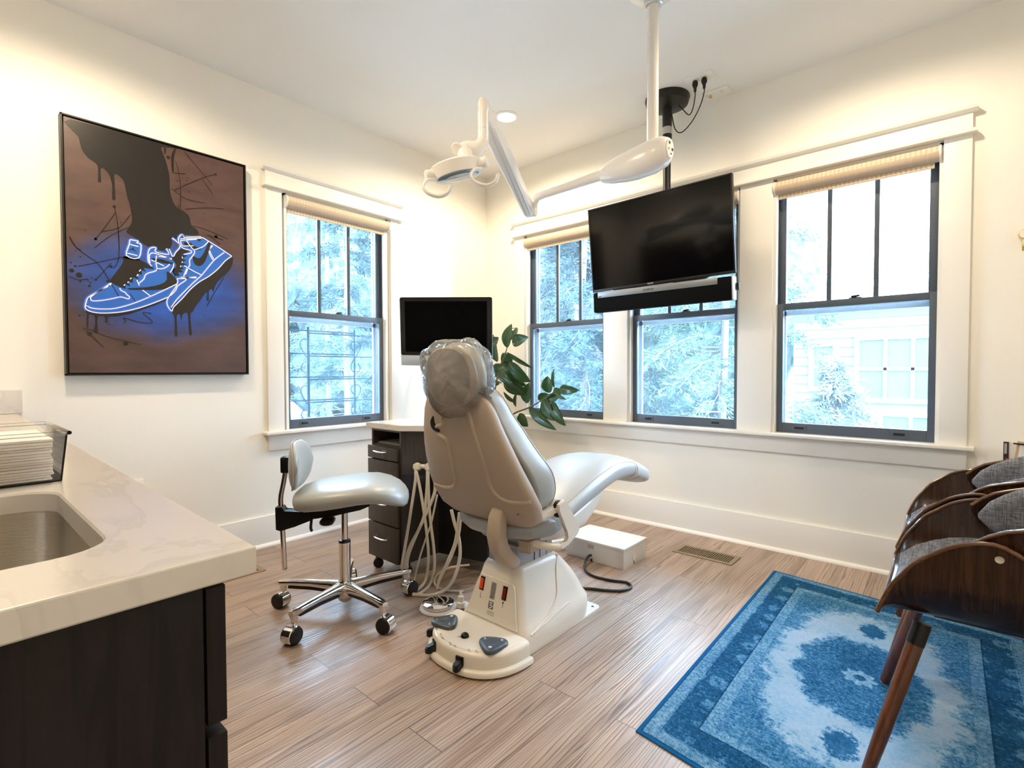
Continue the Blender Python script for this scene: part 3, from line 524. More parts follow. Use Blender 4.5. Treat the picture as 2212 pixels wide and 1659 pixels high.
for z in (1.263, .912):
    for y in (-1.527, -1.124):
        obj('scroll', T(scroll(y, z, y > -1.3), .0042, 6, 5), TEAL, gr)
        obj('scroll', T([(GX, y+(-1 if y < -1.3 else 1)*a, z+c) for a, c in ((.028, -.097), (.048, -.13), (.036, -.160), (.004, -.168))], .0042, 6, 5), TEAL, gr)
    obj('scroll', T([(GX, -1.128+a, z+c) for a, c in ((-.008, .004), (-.033, .038), (-.024, .069), (0, .081))], .0042, 6, 5), TEAL, gr)
    obj('scroll', T([(GX, -1.128+a, z+c) for a, c in ((-.004, -.06), (-.03, -.11), (-.024, -.150), (-.002, -.168))], .0042, 6, 5), TEAL, gr)

# ================================================================== painting
def mk_canvas():
    m = mat('painted_canvas', (.1, .06, .05), .38); ns, ls, b = nodes(m)
    t = ns.new('ShaderNodeTexCoord'); s = ns.new('ShaderNodeSeparateXYZ'); ls.new(t.outputs['Object'], s.inputs[0])
    def ell(cy, cz, ry, rz):
        v = nd(ns, 'ShaderNodeVectorMath', operation='SUBTRACT'); ls.new(t.outputs['Object'], v.inputs[0]); v.inputs[1].default_value = (0, cy, cz)
        v2 = nd(ns, 'ShaderNodeVectorMath', operation='MULTIPLY'); ls.new(v.outputs[0], v2.inputs[0]); v2.inputs[1].default_value = (0, 1/ry, 1/rz)
        l = nd(ns, 'ShaderNodeVectorMath', operation='LENGTH'); ls.new(v2.outputs[0], l.inputs[0]); return l
    n = nd(ns, 'ShaderNodeTexNoise'); n.inputs['Scale'].default_value = 5; n.inputs['Detail'].default_value = 8; ls.new(t.outputs['Object'], n.inputs['Vector'])
    e = ell(.0, -.15, .46, .30); a = nd(ns, 'ShaderNodeMath', operation='MULTIPLY_ADD'); ls.new(n.outputs['Fac'], a.inputs[0]); a.inputs[1].default_value = .35; ls.new(e.outputs['Value'], a.inputs[2])
    r = ramp(ns, [(.42, (.016, .085, .42)), (.68, (.024, .065, .28)), (.90, (.060, .050, .10)), (1.0, (.085, .045, .036))])
    r.color_ramp.interpolation = 'LINEAR'
    sc_ = nd(ns, 'ShaderNodeMath', operation='MULTIPLY'); sc_.inputs[1].default_value = .80; ls.new(a.outputs[0], sc_.inputs[0]); ls.new(sc_.outputs[0], r.inputs[0])
    n2 = nd(ns, 'ShaderNodeTexNoise'); n2.inputs['Scale'].default_value = 16; n2.inputs['Detail'].default_value = 7
    mp = mapping(ns, ls, (1, .35, 1)); ls.new(mp.outputs[0], n2.inputs['Vector'])
    r2_ = ramp(ns, [(.3, (.72, .72, .72)), (.7, (1.2, 1.2, 1.2))]); ls.new(n2.outputs['Fac'], r2_.inputs[0])
    mx = nd(ns, 'ShaderNodeMix', data_type='RGBA', blend_type='MULTIPLY'); mx.inputs[0].default_value = 1; ls.new(r.outputs[0], mx.inputs[6]); ls.new(r2_.outputs[0], mx.inputs[7])
    ls.new(mx.outputs[2], b.inputs['Base Color']); return m
PY0, PY1, PZ0, PZ1 = -2.960, -2.122, 1.084, 2.336
pr = thing('painting', 'large canvas painting of glowing blue neon-outlined sneakers on the left wall', 'painting', (.0, (PY0+PY1)/2, PZ0))
b = bmesh.new(); t_ = .007
for e in ((PY0, PY1, PZ0, PZ0+t_), (PY0, PY1, PZ1-t_, PZ1), (PY0, PY0+t_, PZ0, PZ1), (PY1-t_, PY1, PZ0, PZ1)): bx(b, .002, .052, *e)
bx(b, .002, .012, PY0, PY1, PZ0, PZ1)
obj('frame', b, BLACKM, pr)
cvb = B(.012, .046, PY0+.013, PY1-.013, PZ0+.013, PZ1-.013)
cvo = obj('canvas', cvb, mk_canvas(), pr)
# the canvas material reads object coordinates: move them to the canvas centre
for v in cvo.data.vertices: v.co.z -= (PZ1-PZ0)/2
cvo.location.z = (PZ1-PZ0)/2
PBLACK = mat('paint_black_brown', (.012, .009, .006), .3); PBLUE = mat('paint_blue', (.02, .13, .52), .35); PLINE = mat('paint_neon_line', (.85, .88, 1), .4); PGLOW = mat('paint_blue_glow', (.05, .16, .75), .4)
Y0c, Y1c, Z0c, Z1c = PY0+.014, PY1-.014, PZ0+.014, PZ1-.014
def flat(bm, P, x):
    pts = [Vector((x, min(max(y/1000, Y0c), Y1c), min(max(z/1000, Z0c), Z1c))) for y, z in P]
    vs = [bm.verts.new(p) for p in pts]
    for t in tessellate_polygon([pts]):
        try: bm.faces.new([vs[i] for i in t])
        except ValueError: pass
def ribbon(bm, P, x, w, smooth=4):
    Q = [Vector((x, y/1000, z/1000)) for y, z in P]
    Q = [p for i, p in enumerate(Q) if i == 0 or (p-Q[i-1]).length > 1e-4]
    if len(Q) > 2 and smooth: Q = cr(Q, smooth)
    Lr = []
    for i, p in enumerate(Q):
        d = Q[min(i+1, len(Q)-1)]-Q[max(i-1, 0)]
        if d.length < 1e-6: d = Vector((0, 1, 0))
        n = Vector((0, -d.z, d.y)).normalized()*w/2; Lr.append((bm.verts.new(p-n), bm.verts.new(p+n)))
    for i in range(len(Lr)-1): bm.faces.new((Lr[i][0], Lr[i+1][0], Lr[i+1][1], Lr[i][1]))
def paint(name, polys, x, m, smooth=3):
    b = bmesh.new()
    for P in polys:
        if smooth: P = [(v.x, v.y) for v in cr([(p[0], p[1], 0) for p in P], smooth, True)]
        flat(b, P, x)
    return obj(name, b, m, pr)
paint('painted_shoe', ART_BODY, .0465, PBLUE, 0)
paint('painted_figure', ART_FIGURE, .0470, PBLACK, 3)
b = bmesh.new()
for P in ART_WHITE: ribbon(b, P, .0474, .016 if len(P) > 3 else .010, 3)
obj('painted_glow', b, PGLOW, pr)
paint('painted_sole', ART_SOLE, .0478, PBLACK, 2)
b = bmesh.new()
for P in ART_THIN: ribbon(b, P, .0480, .0032)
for y, z, r in ART_DOTS:
    c = bmesh.ops.create_circle(b, cap_ends=True, radius=max(r, 2)/1000, segments=14, matrix=Matrix.Translation((.0481, y/1000, z/1000)) @ Matrix.Rotation(math.pi/2, 4, 'Y'))
obj('painted_splatter', b, PBLACK, pr)
b = bmesh.new()
for P in ART_WHITE: ribbon(b, P, .0484, .0046, 3)
obj('painted_neon_line', b, PLINE, pr)

# small wall plate above the counter
o = obj('wall_outlet', B(0, .006, -2.76, -2.652, .41, .531, bev=.002), WHITE2); tag(o, 'white outlet cover peeking over the counter edge on the left wall', 'outlet')

# ================================================================== ceiling things
for i, (cx, cy) in enumerate(CANS[:1]):
    r = thing('recessed_light', 'glowing round recessed ceiling light near the far corner', 'ceiling light', (cx, cy, CEIL-.01))
    b = bmesh.new(); lathe(b, [(.062, -.006), (.066, -.008), (.084, -.004), (.085, .0)], (cx, cy, CEIL)); obj('trim_ring', b, WHITE2, r)
    obj('lens', LA([(.062, -.0065), (.001, -.007)], (cx, cy, CEIL)), LENSM, r)
for i, (cx, cy) in enumerate(CANS[1:]):
    r = thing('recessed_light', ('round recessed ceiling light above the rightmost window', 'round recessed ceiling light above the painting', 'round recessed ceiling light beside the camera', 'added round ceiling light above the sink that brightens the walls')[i], 'ceiling light', (cx, cy, CEIL-.01))
    obj('trim_ring', LA([(.062, -.006), (.066, -.008), (.084, -.004), (.085, .0)], (cx, cy, CEIL)), WHITE2, r)
    obj('lens', LA([(.062, -.0065), (.001, -.007)], (cx, cy, CEIL)), LENSM, r)
# outlet and cable plates
r = thing('ceiling_outlet', 'white ceiling outlet plate with two black plugs in it', 'outlet', (2.08, -.31, CEIL))
obj('plate', B(2.01, 2.17, -.365, -.265, CEIL-.007, CEIL, bev=.002), WHITE2, r)
for x in (2.065, 2.115): obj('socket', B(x-.017, x+.017, -.335, -.295, CEIL-.009, CEIL-.006, bev=.001), WHITEM, r)
r = thing('cable_plate', 'white ceiling plate with a cable jack close to the back wall', 'wall plate', (2.10, -.09, CEIL))
obj('plate', B(2.03, 2.185, -.135, -.035, CEIL-.007, CEIL, bev=.002), WHITE2, r)
obj('jack', LA([(.008, 0), (.008, -.014), (.004, -.016)], (2.07, -.085, CEIL-.006)), BRASS, r)
for x in (2.05, 2.14): obj('blank_insert', B(x-.010, x+.010, -.11, -.065, CEIL-.009, CEIL-.006, bev=.001), WHITEM, r)
for k, (x, path, lab) in enumerate(((2.060, [(2.06, -.315, 2.80), (2.058, -.31, 2.76), (2.03, -.27, 2.715), (1.99, -.235, 2.70), (1.93, -.21, 2.775), (1.90, -.215, 2.81)], 'black cord plugged into the ceiling outlet, hanging in the higher loop'),
                         (2.115, [(2.115, -.315, 2.80), (2.113, -.31, 2.765), (2.07, -.265, 2.71), (2.0, -.22, 2.655), (1.93, -.205, 2.62), (1.885, -.20, 2.66), (1.87, -.22, 2.76)], 'black cord plugged into the ceiling outlet, hanging in the lower loop'))):
    r = thing('power_cord', lab, 'cord', (x, -.315, 2.80))
    obj('cable', T(path, .0035, 8, 6), CORDM, r)
    obj('plug', LA([(.012, CEIL-2.80-.0095), (.017, .035), (.016, .02), (.009, .006), (.008, -.012), (.004, -.02)], (x, -.315, 2.80)), BLACK, r)

# television, mount, soundbar -- hung from the ceiling, tilted down
def frame_of(c, yaw, pitch, roll):
    X = Vector((math.cos(yaw), math.sin(yaw), 0)); Z = Vector((0, 0, 1)); N = X.cross(Z)
    Z2 = Z*math.cos(pitch)+N*math.sin(pitch); X2 = X*math.cos(roll)+Z2*math.sin(roll); Z3 = -X*math.sin(roll)+Z2*math.cos(roll)
    return Vector(c), X2, Z3, X2.cross(Z3)      # origin, right, up, towards the viewer
def xf(bm, fr):
    c, X, Z, N = fr
    for v in bm.verts: v.co = c+X*v.co.x+Z*v.co.z-N*v.co.y     # local y points away from the viewer
    return bm
TV = frame_of((1.809, -.315, 1.946), math.radians(1.39), math.radians(5.33), math.radians(1.18))
r = thing('tv_mount', 'black ceiling pole mount carrying the television', 'tv mount', (1.842, -.222, CEIL))
obj('ceiling_plate', LA([(.004, 0), (.138, 0), (.140, -.008), (.128, -.045), (.075, -.062), (.030, -.066), (.002, -.066)], (1.842, -.222, CEIL), (0, 0, 1), 36), BLACKM, r)
b = T([(1.842, -.222, CEIL-.05), (1.842, -.222, 2.60)], .030, 20); obj('upper_pole', b, BLACKM, r)
obj('lower_pole', T([(1.842, -.222, 2.64), (1.842, -.222, 1.80)], .024, 20), BLACKM, r)
obj('collar_label', LA([(.0304, 0), (.0304, .045)], (1.842, -.222, 2.625)), LABELM, r, sharp=80)
b = bmesh.new(); bx(b, -.16, .16, .045, .062, -.12, .12, bev=.004); bx(b, -.05, .05, .05, .10, -.05, .05); obj('vesa_bracket', xf(b, TV), BLACKM, r)
r = thing('television', 'black flat-screen television tilted down in front of the windows', 'television', tuple(TV[0]))
b = bmesh.new(); W2, H2, bz = .48, .285, .009
for e in ((-W2, W2, H2-bz, H2), (-W2, W2, -H2, -H2+.016), (-W2, -W2+bz, -H2, H2), (W2-bz, W2, -H2, H2)): bx(b, e[0], e[1], -.004, .03, e[2], e[3], bev=.0015)
bx(b, -W2, W2, .008, .032, -H2, H2, bev=.004); bx(b, -.34, .34, .03, .058, -.24, .1, bev=.01)
prism(b, [(-.33, .005, -H2), (-.27, .005, -H2-.018), (.27, .005, -H2-.018), (.33, .005, -H2)], (0, .02, 0))
obj('frame', xf(b, TV), BLACKM, r)
obj('screen', xf(B(-W2+bz, W2-bz, .0, .009, -H2+.016, H2-bz), TV), SCREEN, r)
c, X_, Z_, N_ = TV
obj('maker_mark', text_bm('SONY', .016, c+Z_*(-H2+.008)+N_*.0046-X_*.05, X_, Z_), LIGHTINK, r)
obj('port_labels', xf(B(-.14, .10, -.001, .006, -H2-.012, -H2-.006), TV), LIGHTINK, r)
SB = frame_of((1.842, -.335, 1.573), math.radians(1.6), math.radians(3), math.radians(.6))
r = thing('soundbar', 'long black soundbar with a grey top band hanging under the television', 'soundbar', tuple(SB[0]))
b = B(-.458, .452, -.03, .035, -.068, .068, bev=.010); obj('grille', xf(b, SB), CLOTH_BLACK, r)
b = B(-.42, .375, -.0335, -.01, .028, .0695, bev=.006); obj('top_band', xf(b, SB), GREYBAR, r)
b = B(.452, .462, -.030, .035, -.068, .068, bev=.004); obj('end_cap', xf(b, SB), SILVER, r)
b = B(-.412, -.395, -.035, -.03, .035, .041, bev=.001); obj('status_light', xf(b, SB), INK, r)
c, X_, Z_, N_ = SB
obj('maker_mark', text_bm('SONOS', .022, c+Z_*.046+N_*.0345-X_*.055, X_, Z_), INK, r)
b = B(-.05, .05, .085, .10, -.02, .20, bev=.004); bx(b, -.05, .05, .034, .09, -.02, .0); bx(b, .458, .478, .02, .05, -.01, .03); obj('hanger', xf(b, SB), BLACKM, r)

# ================================================================== dental light
PX, PY = 2.2, -1.17
r = thing('dental_light', 'ivory articulated dental light on a ceiling pole above the chair', 'dental light', (PX, PY, CEIL))
obj('ceiling_cover', LA([(.001, 0), (.115, 0), (.115, -.012), (.095, -.028), (.05, -.04), (.001, -.04)], (PX, PY, CEIL), N=36), LAMP_WHITE, r)
obj('collar', LA([(.034, 0), (.042, -.01), (.042, -.05), (.034, -.055)], (PX, PY, CEIL-.03)), SILVER, r)
obj('pole', T([(PX, PY, CEIL-.03), (PX, PY, 2.135)], .0262, 24), LAMP_WHITE, r)
A0 = Vector((PX, PY, 2.1)); E0 = Vector((1.447, -1.083, 2.1)); dA = (E0-A0).normalized(); sA = dA.cross(Vector((0, 0, 1)))
zA = Vector((0, 0, 1))
def arm_rings(spec, base, d, n=2.4, N=28): return [ring(base+d*s+zA*dz, d.cross(zA)*w, zA*h, n, N) for s, dz, w, h in spec]
b = loft(bmesh.new(), arm_rings([(-.085, 0, .028, .042), (-.084, 0, .037, .050), (-.06, -.004, .055, .066), (0, -.010, .064, .074), (.10, -.016, .063, .070), (.16, -.016, .059, .064), (.24, -.014, .046, .052), (.285, -.012, .032, .040), (.288, -.012, .02, .02)], A0, dA))
h_ = obj('arm_housing', b, LAMP_WHITE, r, sharp=50)
e = A0-dA*.0855
obj('end_cap', loft(bmesh.new(), [ring(e, sA*.030, zA*.044, 2.2), ring(e-dA*.006, sA*.028, zA*.042, 2.2)]), WHITE2, h_)
for k, (a_, z_, rr) in enumerate(((-.008, .024, .007), (.016, -.002, .007), (-.014, -.004, .005), (.004, -.024, .004))): obj('cap_hole', LA([(rr, 0), (rr, .001)], e-dA*.0065+sA*a_+zA*z_, tuple(-dA)), BRASS if k == 2 else INK, h_)
obj('rating_label', prism(bmesh.new(), [A0+dA*.045-sA*.0498+zA*.018, A0+dA*.125-sA*.049+zA*.018, A0+dA*.125-sA*.0425+zA*.034, A0+dA*.045-sA*.043+zA*.036], -sA*.003), LABELM, h_)
for s_ in (.04, .235): obj('screw_cap', LA([(.009, 0), (.009, .004)], A0+dA*s_-sA*(.052 if s_ < .1 else .041)-zA*.010, tuple(-sA)), INK, h_)
obj('lower_arm', loft(bmesh.new(), arm_rings([(.27, -.010, .023, .026), (.50, -.006, .021, .024), (.70, 0, .020, .023)], A0, dA, 2.2, 20)+[ring(E0+dA*.0+zA*-.004, sA*.021, (zA+dA*.3).normalized()*.024, 2, 20), ring(E0+dA*.022+zA*-.03, sA*.021, (dA+zA*.4).normalized()*.024, 2, 20), ring(E0+dA*.024+zA*-.06, sA*.021, dA*.022, 2, 20)]), LAMP_WHITE, r)
K0 = E0+dA*.024+Vector((0, 0, -.06)); K1 = Vector((1.730, -1.778, 2.252)); dS = (K1-K0).normalized(); hS = dS.cross(zA).normalized(); vS = hS.cross(dS)
obj('elbow_joint', LA([(.020, .0), (.022, -.004), (.022, -.03), (.017, -.045), (.002, -.05)], tuple(K0)), LAMP_WHITE, r)
KS = K0+dA*.030
b = loft(bmesh.new(), [ring(KS+dS*s-zA*.02, hS*w, vS*h, 4.5, 20) for s, w, h in ((-.012, .012, .014), (0, .026, .030), (.03, .031, .036), (.40, .034, .042), ((K1-K0).length-.05, .034, .046), ((K1-K0).length+.01, .018, .026))])
sp = obj('spring_arm', b, LAMP_WHITE, r, sharp=30)
for o_ in (-.012, .012): obj('arm_groove', T([KS+dS*.03+hS*o_-vS*.0385-zA*.02, K1-dS*.06+hS*o_-vS*.0475-zA*.02], .0022, 6), SILVER, sp)
HC = Vector((1.638, -1.877, 1.970))
Yk = Vector((1.722, -1.800, 2.195))
obj('yoke', T([K1+Vector((-.004, -.01, -.015)), K1+Vector((-.010, -.022, .006)), Yk+Vector((.002, .002, .03)), Yk, Yk-zA*.09, Yk+Vector((-.002, -.004, -.11)), Yk+Vector((-.018, -.024, -.140)), HC+Vector((.035, .02, .075)), HC+Vector((.06, .005, .02))], [.018, .022, .025, .025, .025, .026, .034, .04, .026], 18, 5), LAMP_WHITE, r)
obj('yoke_seam', LA([(.0256, 0), (.0256, .0015)], tuple(Yk-zA*.055)), SILVER, r)
obj('sensor_disc', LA([(.002, .0), (.024, 0), (.026, .006), (.018, .02), (.002, .024)], HC+Vector((-.02, -.03, .055)), (.30, -.55, -.72)) if False else LA([(.002, .012), (.022, .010), (.025, .004), (.018, -.02), (.002, -.03)], HC+Vector((.022, -.020, .078)), (.35, -.62, -.55)), LAMP_WHITE, r)
ax = Vector((-.12, -.20, 1)).normalized(); hx = Vector((.753, .658, 0)); hx = (hx-ax*hx.dot(ax)).normalized(); hy = ax.cross(hx)
b = bmesh.new(); prof = [(.082, -.030), (.090, -.030), (.101, .016), (.097, .022), (.078, .029), (.03, .033), (.001, .034)]
rings = [[HC+ax*h+hx*(rr*1.13)*math.cos(t)+hy*rr*.92*math.sin(t) for t in [2*math.pi*k/40 for k in range(40)]] for rr, h in [(.083, -.018)]+prof]
loft(b, rings); hd = obj('lamp_head', b, SHELL if False else LAMP_WHITE, r)
obj('reflector_glass', loft(bmesh.new(), [[HC+ax*h+hx*rr*1.13*math.cos(t)+hy*rr*.92*math.sin(t) for t in [2*math.pi*k/40 for k in range(40)]] for rr, h in ((.083, -.0295), (.072, -.032), (.002, -.033))]), mat('lamp_glass', (.30, .38, .42), .08, .5), hd)
obj('reflector', loft(bmesh.new(), [[HC+hx*.012+ax*h+hx*rr*1.25*math.cos(t)+hy*rr*.80*math.sin(t) for t in [2*math.pi*k/36 for k in range(36)]] for rr, h in ((.055, -.0335), (.052, -.0355), (.002, -.0355))]), mat('lamp_reflector', (.52, .54, .55), .25, .2), hd)
for sgn in (-1, 1):
    hub = HC+hx*sgn*.098-ax*.006-hy*.02
    obj('handle_hub', LA([(.002, -.02), (.021, -.02), (.023, -.01), (.023, .026), (.019, .031), (.002, .032)], hub+hx*.01*sgn, tuple((hx*sgn*.9-hy*.45).normalized()), 20), LAMP_WHITE, hd)
    h0 = hub+hx*sgn*.004-ax*.024-hy*.012
    q = [h0, h0+hx*(-.030)-ax*.002-hy*.02, h0+hx*(-.050)-ax*.026-hy*.026, h0+hx*(-.036)-ax*.058-hy*.03, h0+hx*.004-ax*.080-hy*.03, h0+hx*.046-ax*.074-hy*.03, h0+hx*.062-ax*.052-hy*.03, h0+hx*.062-ax*.044-hy*.03]
    obj('handle', T(q, .0095, 12, 5, flat=(1, .75)), LAMP_WHITE, hd)
# ================================================================== counter, sink, towels
r = thing('base_cabinet', 'dark espresso base cabinet under the counter at the left', 'cabinet', (1.35, -3.48, 0))
b = B(.03, 2.12, YF+.01, -3.207, .09, .868); bx(b, 2.12, 2.662, YF+.01, -3.207, .09, .66); bx(b, 2.12, 2.662, -3.225, -3.207, .66, .868); obj('body', b, DARKWOOD, r)
obj('toe_kick', B(.05, 2.60, YF+.02, -3.27, 0, .09), BLACKM, r)
obj('end_panel', B(2.662, 2.685, YF+.005, -3.208, .0, .878, bev=.001), DARKWOOD, r)
xs = [2.684, 2.16, 1.65, 1.14, .62, .06]
for i in range(5):
    for z0, z1, n_ in ((.725, .872, 'drawer'), (.10, .712, 'door')):
        if n_ == 'drawer' and i in (0,): z0, z1 = .725, .872
        d_ = obj(n_, B(xs[i+1]+.003, xs[i], -3.205, -3.186, z0, z1, bev=.0012), DARKWOOD, r)
        b = T([(xs[i]-.28, -3.186, z1-.03), (xs[i]-.28, -3.160, z1-.03), (xs[i]-.16, -3.160, z1-.03), (xs[i]-.16, -3.186, z1-.03)], .005, 8, 3)
        if i > 0: obj('handle', b, SILVER, d_)
        else: b.free()
w = thing('wall_cabinet', 'dark espresso cupboards hung on the wall behind the camera', 'cabinet', (1.45, -3.64, 1.45))
obj('body', B(.3, 2.6, YF+.001, -3.50, 1.45, 2.15), DARKWOOD, w)
for k in range(4): obj('door', B(.303+k*.575, .872+k*.575, -3.50, -3.481, 1.452, 2.148, bev=.001), DARKWOOD, w)
# worktop with an undermount cut-out (rounded), x 2.165..2.575, y -3.72..-3.262
def rrect(x0, x1, y0, y1, z, r_, n=7):
    o = []
    for cx, cy, a in ((x1-r_, y1-r_, 0), (x0+r_, y1-r_, 90), (x0+r_, y0+r_, 180), (x1-r_, y0+r_, 270)):
        for k in range(n): t = math.radians(a+90*k/(n-1)); o.append(Vector((cx+r_*math.cos(t), cy+r_*math.sin(t), z)))
    return o
r = thing('worktop', 'cream veined quartz counter along the left edge of the photo', 'counter', (1.35, -3.48, .88))
SX0, SX1, SY0, SY1 = 2.165, 2.582, -3.70, -3.262
b = bmesh.new()
def slab(b, outer, inner, z0, z1, er=.0022):
    n = len(inner); ctr = sum(inner, Vector())/n
    def onrect(p):
        d = p-ctr; x0, x1, y0, y1 = outer; ts = []
        if d.x > 1e-9: ts.append((x1-ctr.x)/d.x)
        if d.x < -1e-9: ts.append((x0-ctr.x)/d.x)
        if d.y > 1e-9: ts.append((y1-ctr.y)/d.y)
        if d.y < -1e-9: ts.append((y0-ctr.y)/d.y)
        t = min(ts); return Vector((ctr.x+d.x*t, ctr.y+d.y*t, 0))
    out = [onrect(p) for p in inner]
    for cx, cy in ((outer[0], outer[2]), (outer[0], outer[3]), (outer[1], outer[2]), (outer[1], outer[3])):   # snap nearest to the corners
        i = min(range(n), key=lambda k: (out[k].x-cx)**2+(out[k].y-cy)**2); out[i] = Vector((cx, cy, 0))
    rings = []
    def rg(pts, z, off=0):
        c2 = Vector(((outer[0]+outer[1])/2, (outer[2]+outer[3])/2, 0))
        o = []
        for p in pts:
            x = min(max(p.x, outer[0]+off), outer[1]-off); y = min(max(p.y, outer[2]+off), outer[3]-off); o.append(Vector((x, y, z)))
        return o
    ir = lambda z, g=0: [ctr.xy.to_3d()+(p-ctr).xy.to_3d()*(1+g)+Vector((0, 0, z)) for p in inner]
    seq = [ir(z0), ir(z1-.003), ir(z1, .01), rg(out, z1, er), rg(out, z1-er*.3, er*.3), rg(out, z1-er, 0), rg(out, z0+er, 0), rg(out, z0, er)]
    loft(b, seq, cap=False, close=True)
slab(b, (1.75, 2.70, YF+.001, -3.160), rrect(SX0, SX1, SY0, SY1, 0, .055), .880, .910)
bx(b, 0.001, 1.7501, YF+.001, -3.160, .880, .910)
bmesh.ops.remove_doubles(b, verts=b.verts, dist=1e-5)
for v in b.verts:
    if v.co.y > -3.2: v.co.y += (2.70-v.co.x)*.0098
ws = obj('slab', b, QUARTZ, r, sharp=22)
r2s = obj('backsplash', B(.001, .020, YF+.001, -3.112, .911, 1.018, bev=.002), QUARTZ); tag(r2s, 'low quartz upstand where the counter meets the left wall', 'backsplash')
b = bmesh.new()
rs = [rrect(SX0+g, SX1-g, SY0+g, SY1-g, z, .06) for g, z in ((-.004, .8795), (-.004, .872), (.0, .74), (.012, .705), (.035, .69), (.15, .684))]
loft(b, rs, cap=False); b.faces.new([v for v in b.verts[-28:]]) if False else None
bb = [v for v in b.verts]; bb.sort(key=lambda v: v.co.z); 
b.verts.ensure_lookup_table(); lastr = [v for v in b.verts if abs(v.co.z-.684) < 1e-6]; b.faces.new(lastr)
sk = obj('sink', b, STEEL); tag(sk, 'brushed steel undermount sink set into the counter', 'sink')
obj('drain', LA([(.001, .006), (.028, .006), (.042, .003), (.045, .0)], (2.37, -3.50, .684)), CHROME, sk)
r = thing('towel_tray', 'clear plastic tray behind the sink holding paper towels', 'tray', (1.98, -3.40, .911))
b = bmesh.new(); x0, x1, y0, y1 = 1.865, 2.105, -3.53, -3.243
for z0, z1, g0, g1 in ((.911, .995, 0, .010),):
    for (a, c_) in (((x0, y0), (x1, y0)), ((x1, y0), (x1, y1)), ((x1, y1), (x0, y1)), ((x0, y1), (x0, y0))):
        d = Vector((c_[0]-a[0], c_[1]-a[1], 0)).normalized(); n_ = Vector((d.y, -d.x, 0)); P = [Vector((*a, z0)), Vector((*c_, z0)), Vector((*c_, z1))+n_*.008+d*.008, Vector((*a, z1))+n_*.008-d*.008]
        prism(b, P, n_*-.003)
        tube(b, [P[3]+n_*.002, P[2]+n_*.002], .0035, 8)
bx(b, x0, x1, y0, y1, .911, .914)
obj('tray_body', b, ACRYLIC, r)
R = random.Random(3); z = .9145; k = 0
stack = []
while z < .982:
    t_ = R.uniform(.0035, .0055); dx = R.uniform(-.003, .003); dy = R.uniform(-.004, .004)
    P = [(1.88+dx, -3.515+dy), (2.097+dx, -3.515+dy), (2.097+dx, -3.254+dy*.5), (1.88+dx, -3.254+dy*.5)]
    b = bmesh.new(); tl = R.uniform(-.0006, .0006)
    bx(b, P[0][0], P[2][0], P[0][1], P[2][1], z, z+t_-.0004, bev=.0013)
    for v in b.verts: v.co.z += (v.co.y+3.39)*tl*2
    o = obj('paper_towel', b, PAPER); tag(o, 'folded paper towel in the stack in the clear tray beside the sink', 'paper towel', 'folded paper towels in the tray'); stack.append(o); z += t_
stack[-1]['label'] = 'topmost folded paper towel of the stack beside the sink'; stack[0]['label'] = 'bottommost folded paper towel of the stack beside the sink'
for o in stack[1:-1]: o['label'] = 'folded paper towel within the stack in the clear tray'

# ================================================================== floor vents, rug
def vent(x0, x1, y0, y1, label, alongx):
    r = thing('floor_vent', label, 'vent', ((x0+x1)/2, (y0+y1)/2, 0), 'floor vents')
    b = bmesh.new(); f = .024; z = .0045
    for e in ((x0, x1, y0, y0+f), (x0, x1, y1-f, y1), (x0, x0+f, y0+f, y1-f), (x1-f, x1, y0+f, y1-f)): bx(b, *e, .0002, z)
    if alongx:
        n = 24; w = (x1-x0-2*f)/n
        for k in range(n+1): bx(b, x0+f+w*k-.0028, x0+f+w*k+.0028, y0+f, y1-f, .0005, z-.0008)
    else:
        n = 24; w = (y1-y0-2*f)/n
        for k in range(n+1): bx(b, x0+f, x1-f, y0+f+w*k-.0028, y0+f+w*k+.0028, .0005, z-.0008)
    obj('grate', b, VENTM, r); obj('duct_shade', B(x0+f*.6, x1-f*.6, y0+f*.6, y1-f*.6, .0001, .0009), DARKIN, r)  # the dark sheet under the slats stands for shade in the opening
vent(1.988, 2.335, -.442, -.275, 'tan slotted floor vent beside the white junction box', True)
vent(.30, .412, -2.54, -2.19, 'tan slotted floor vent by the left wall under the counter corner', False)

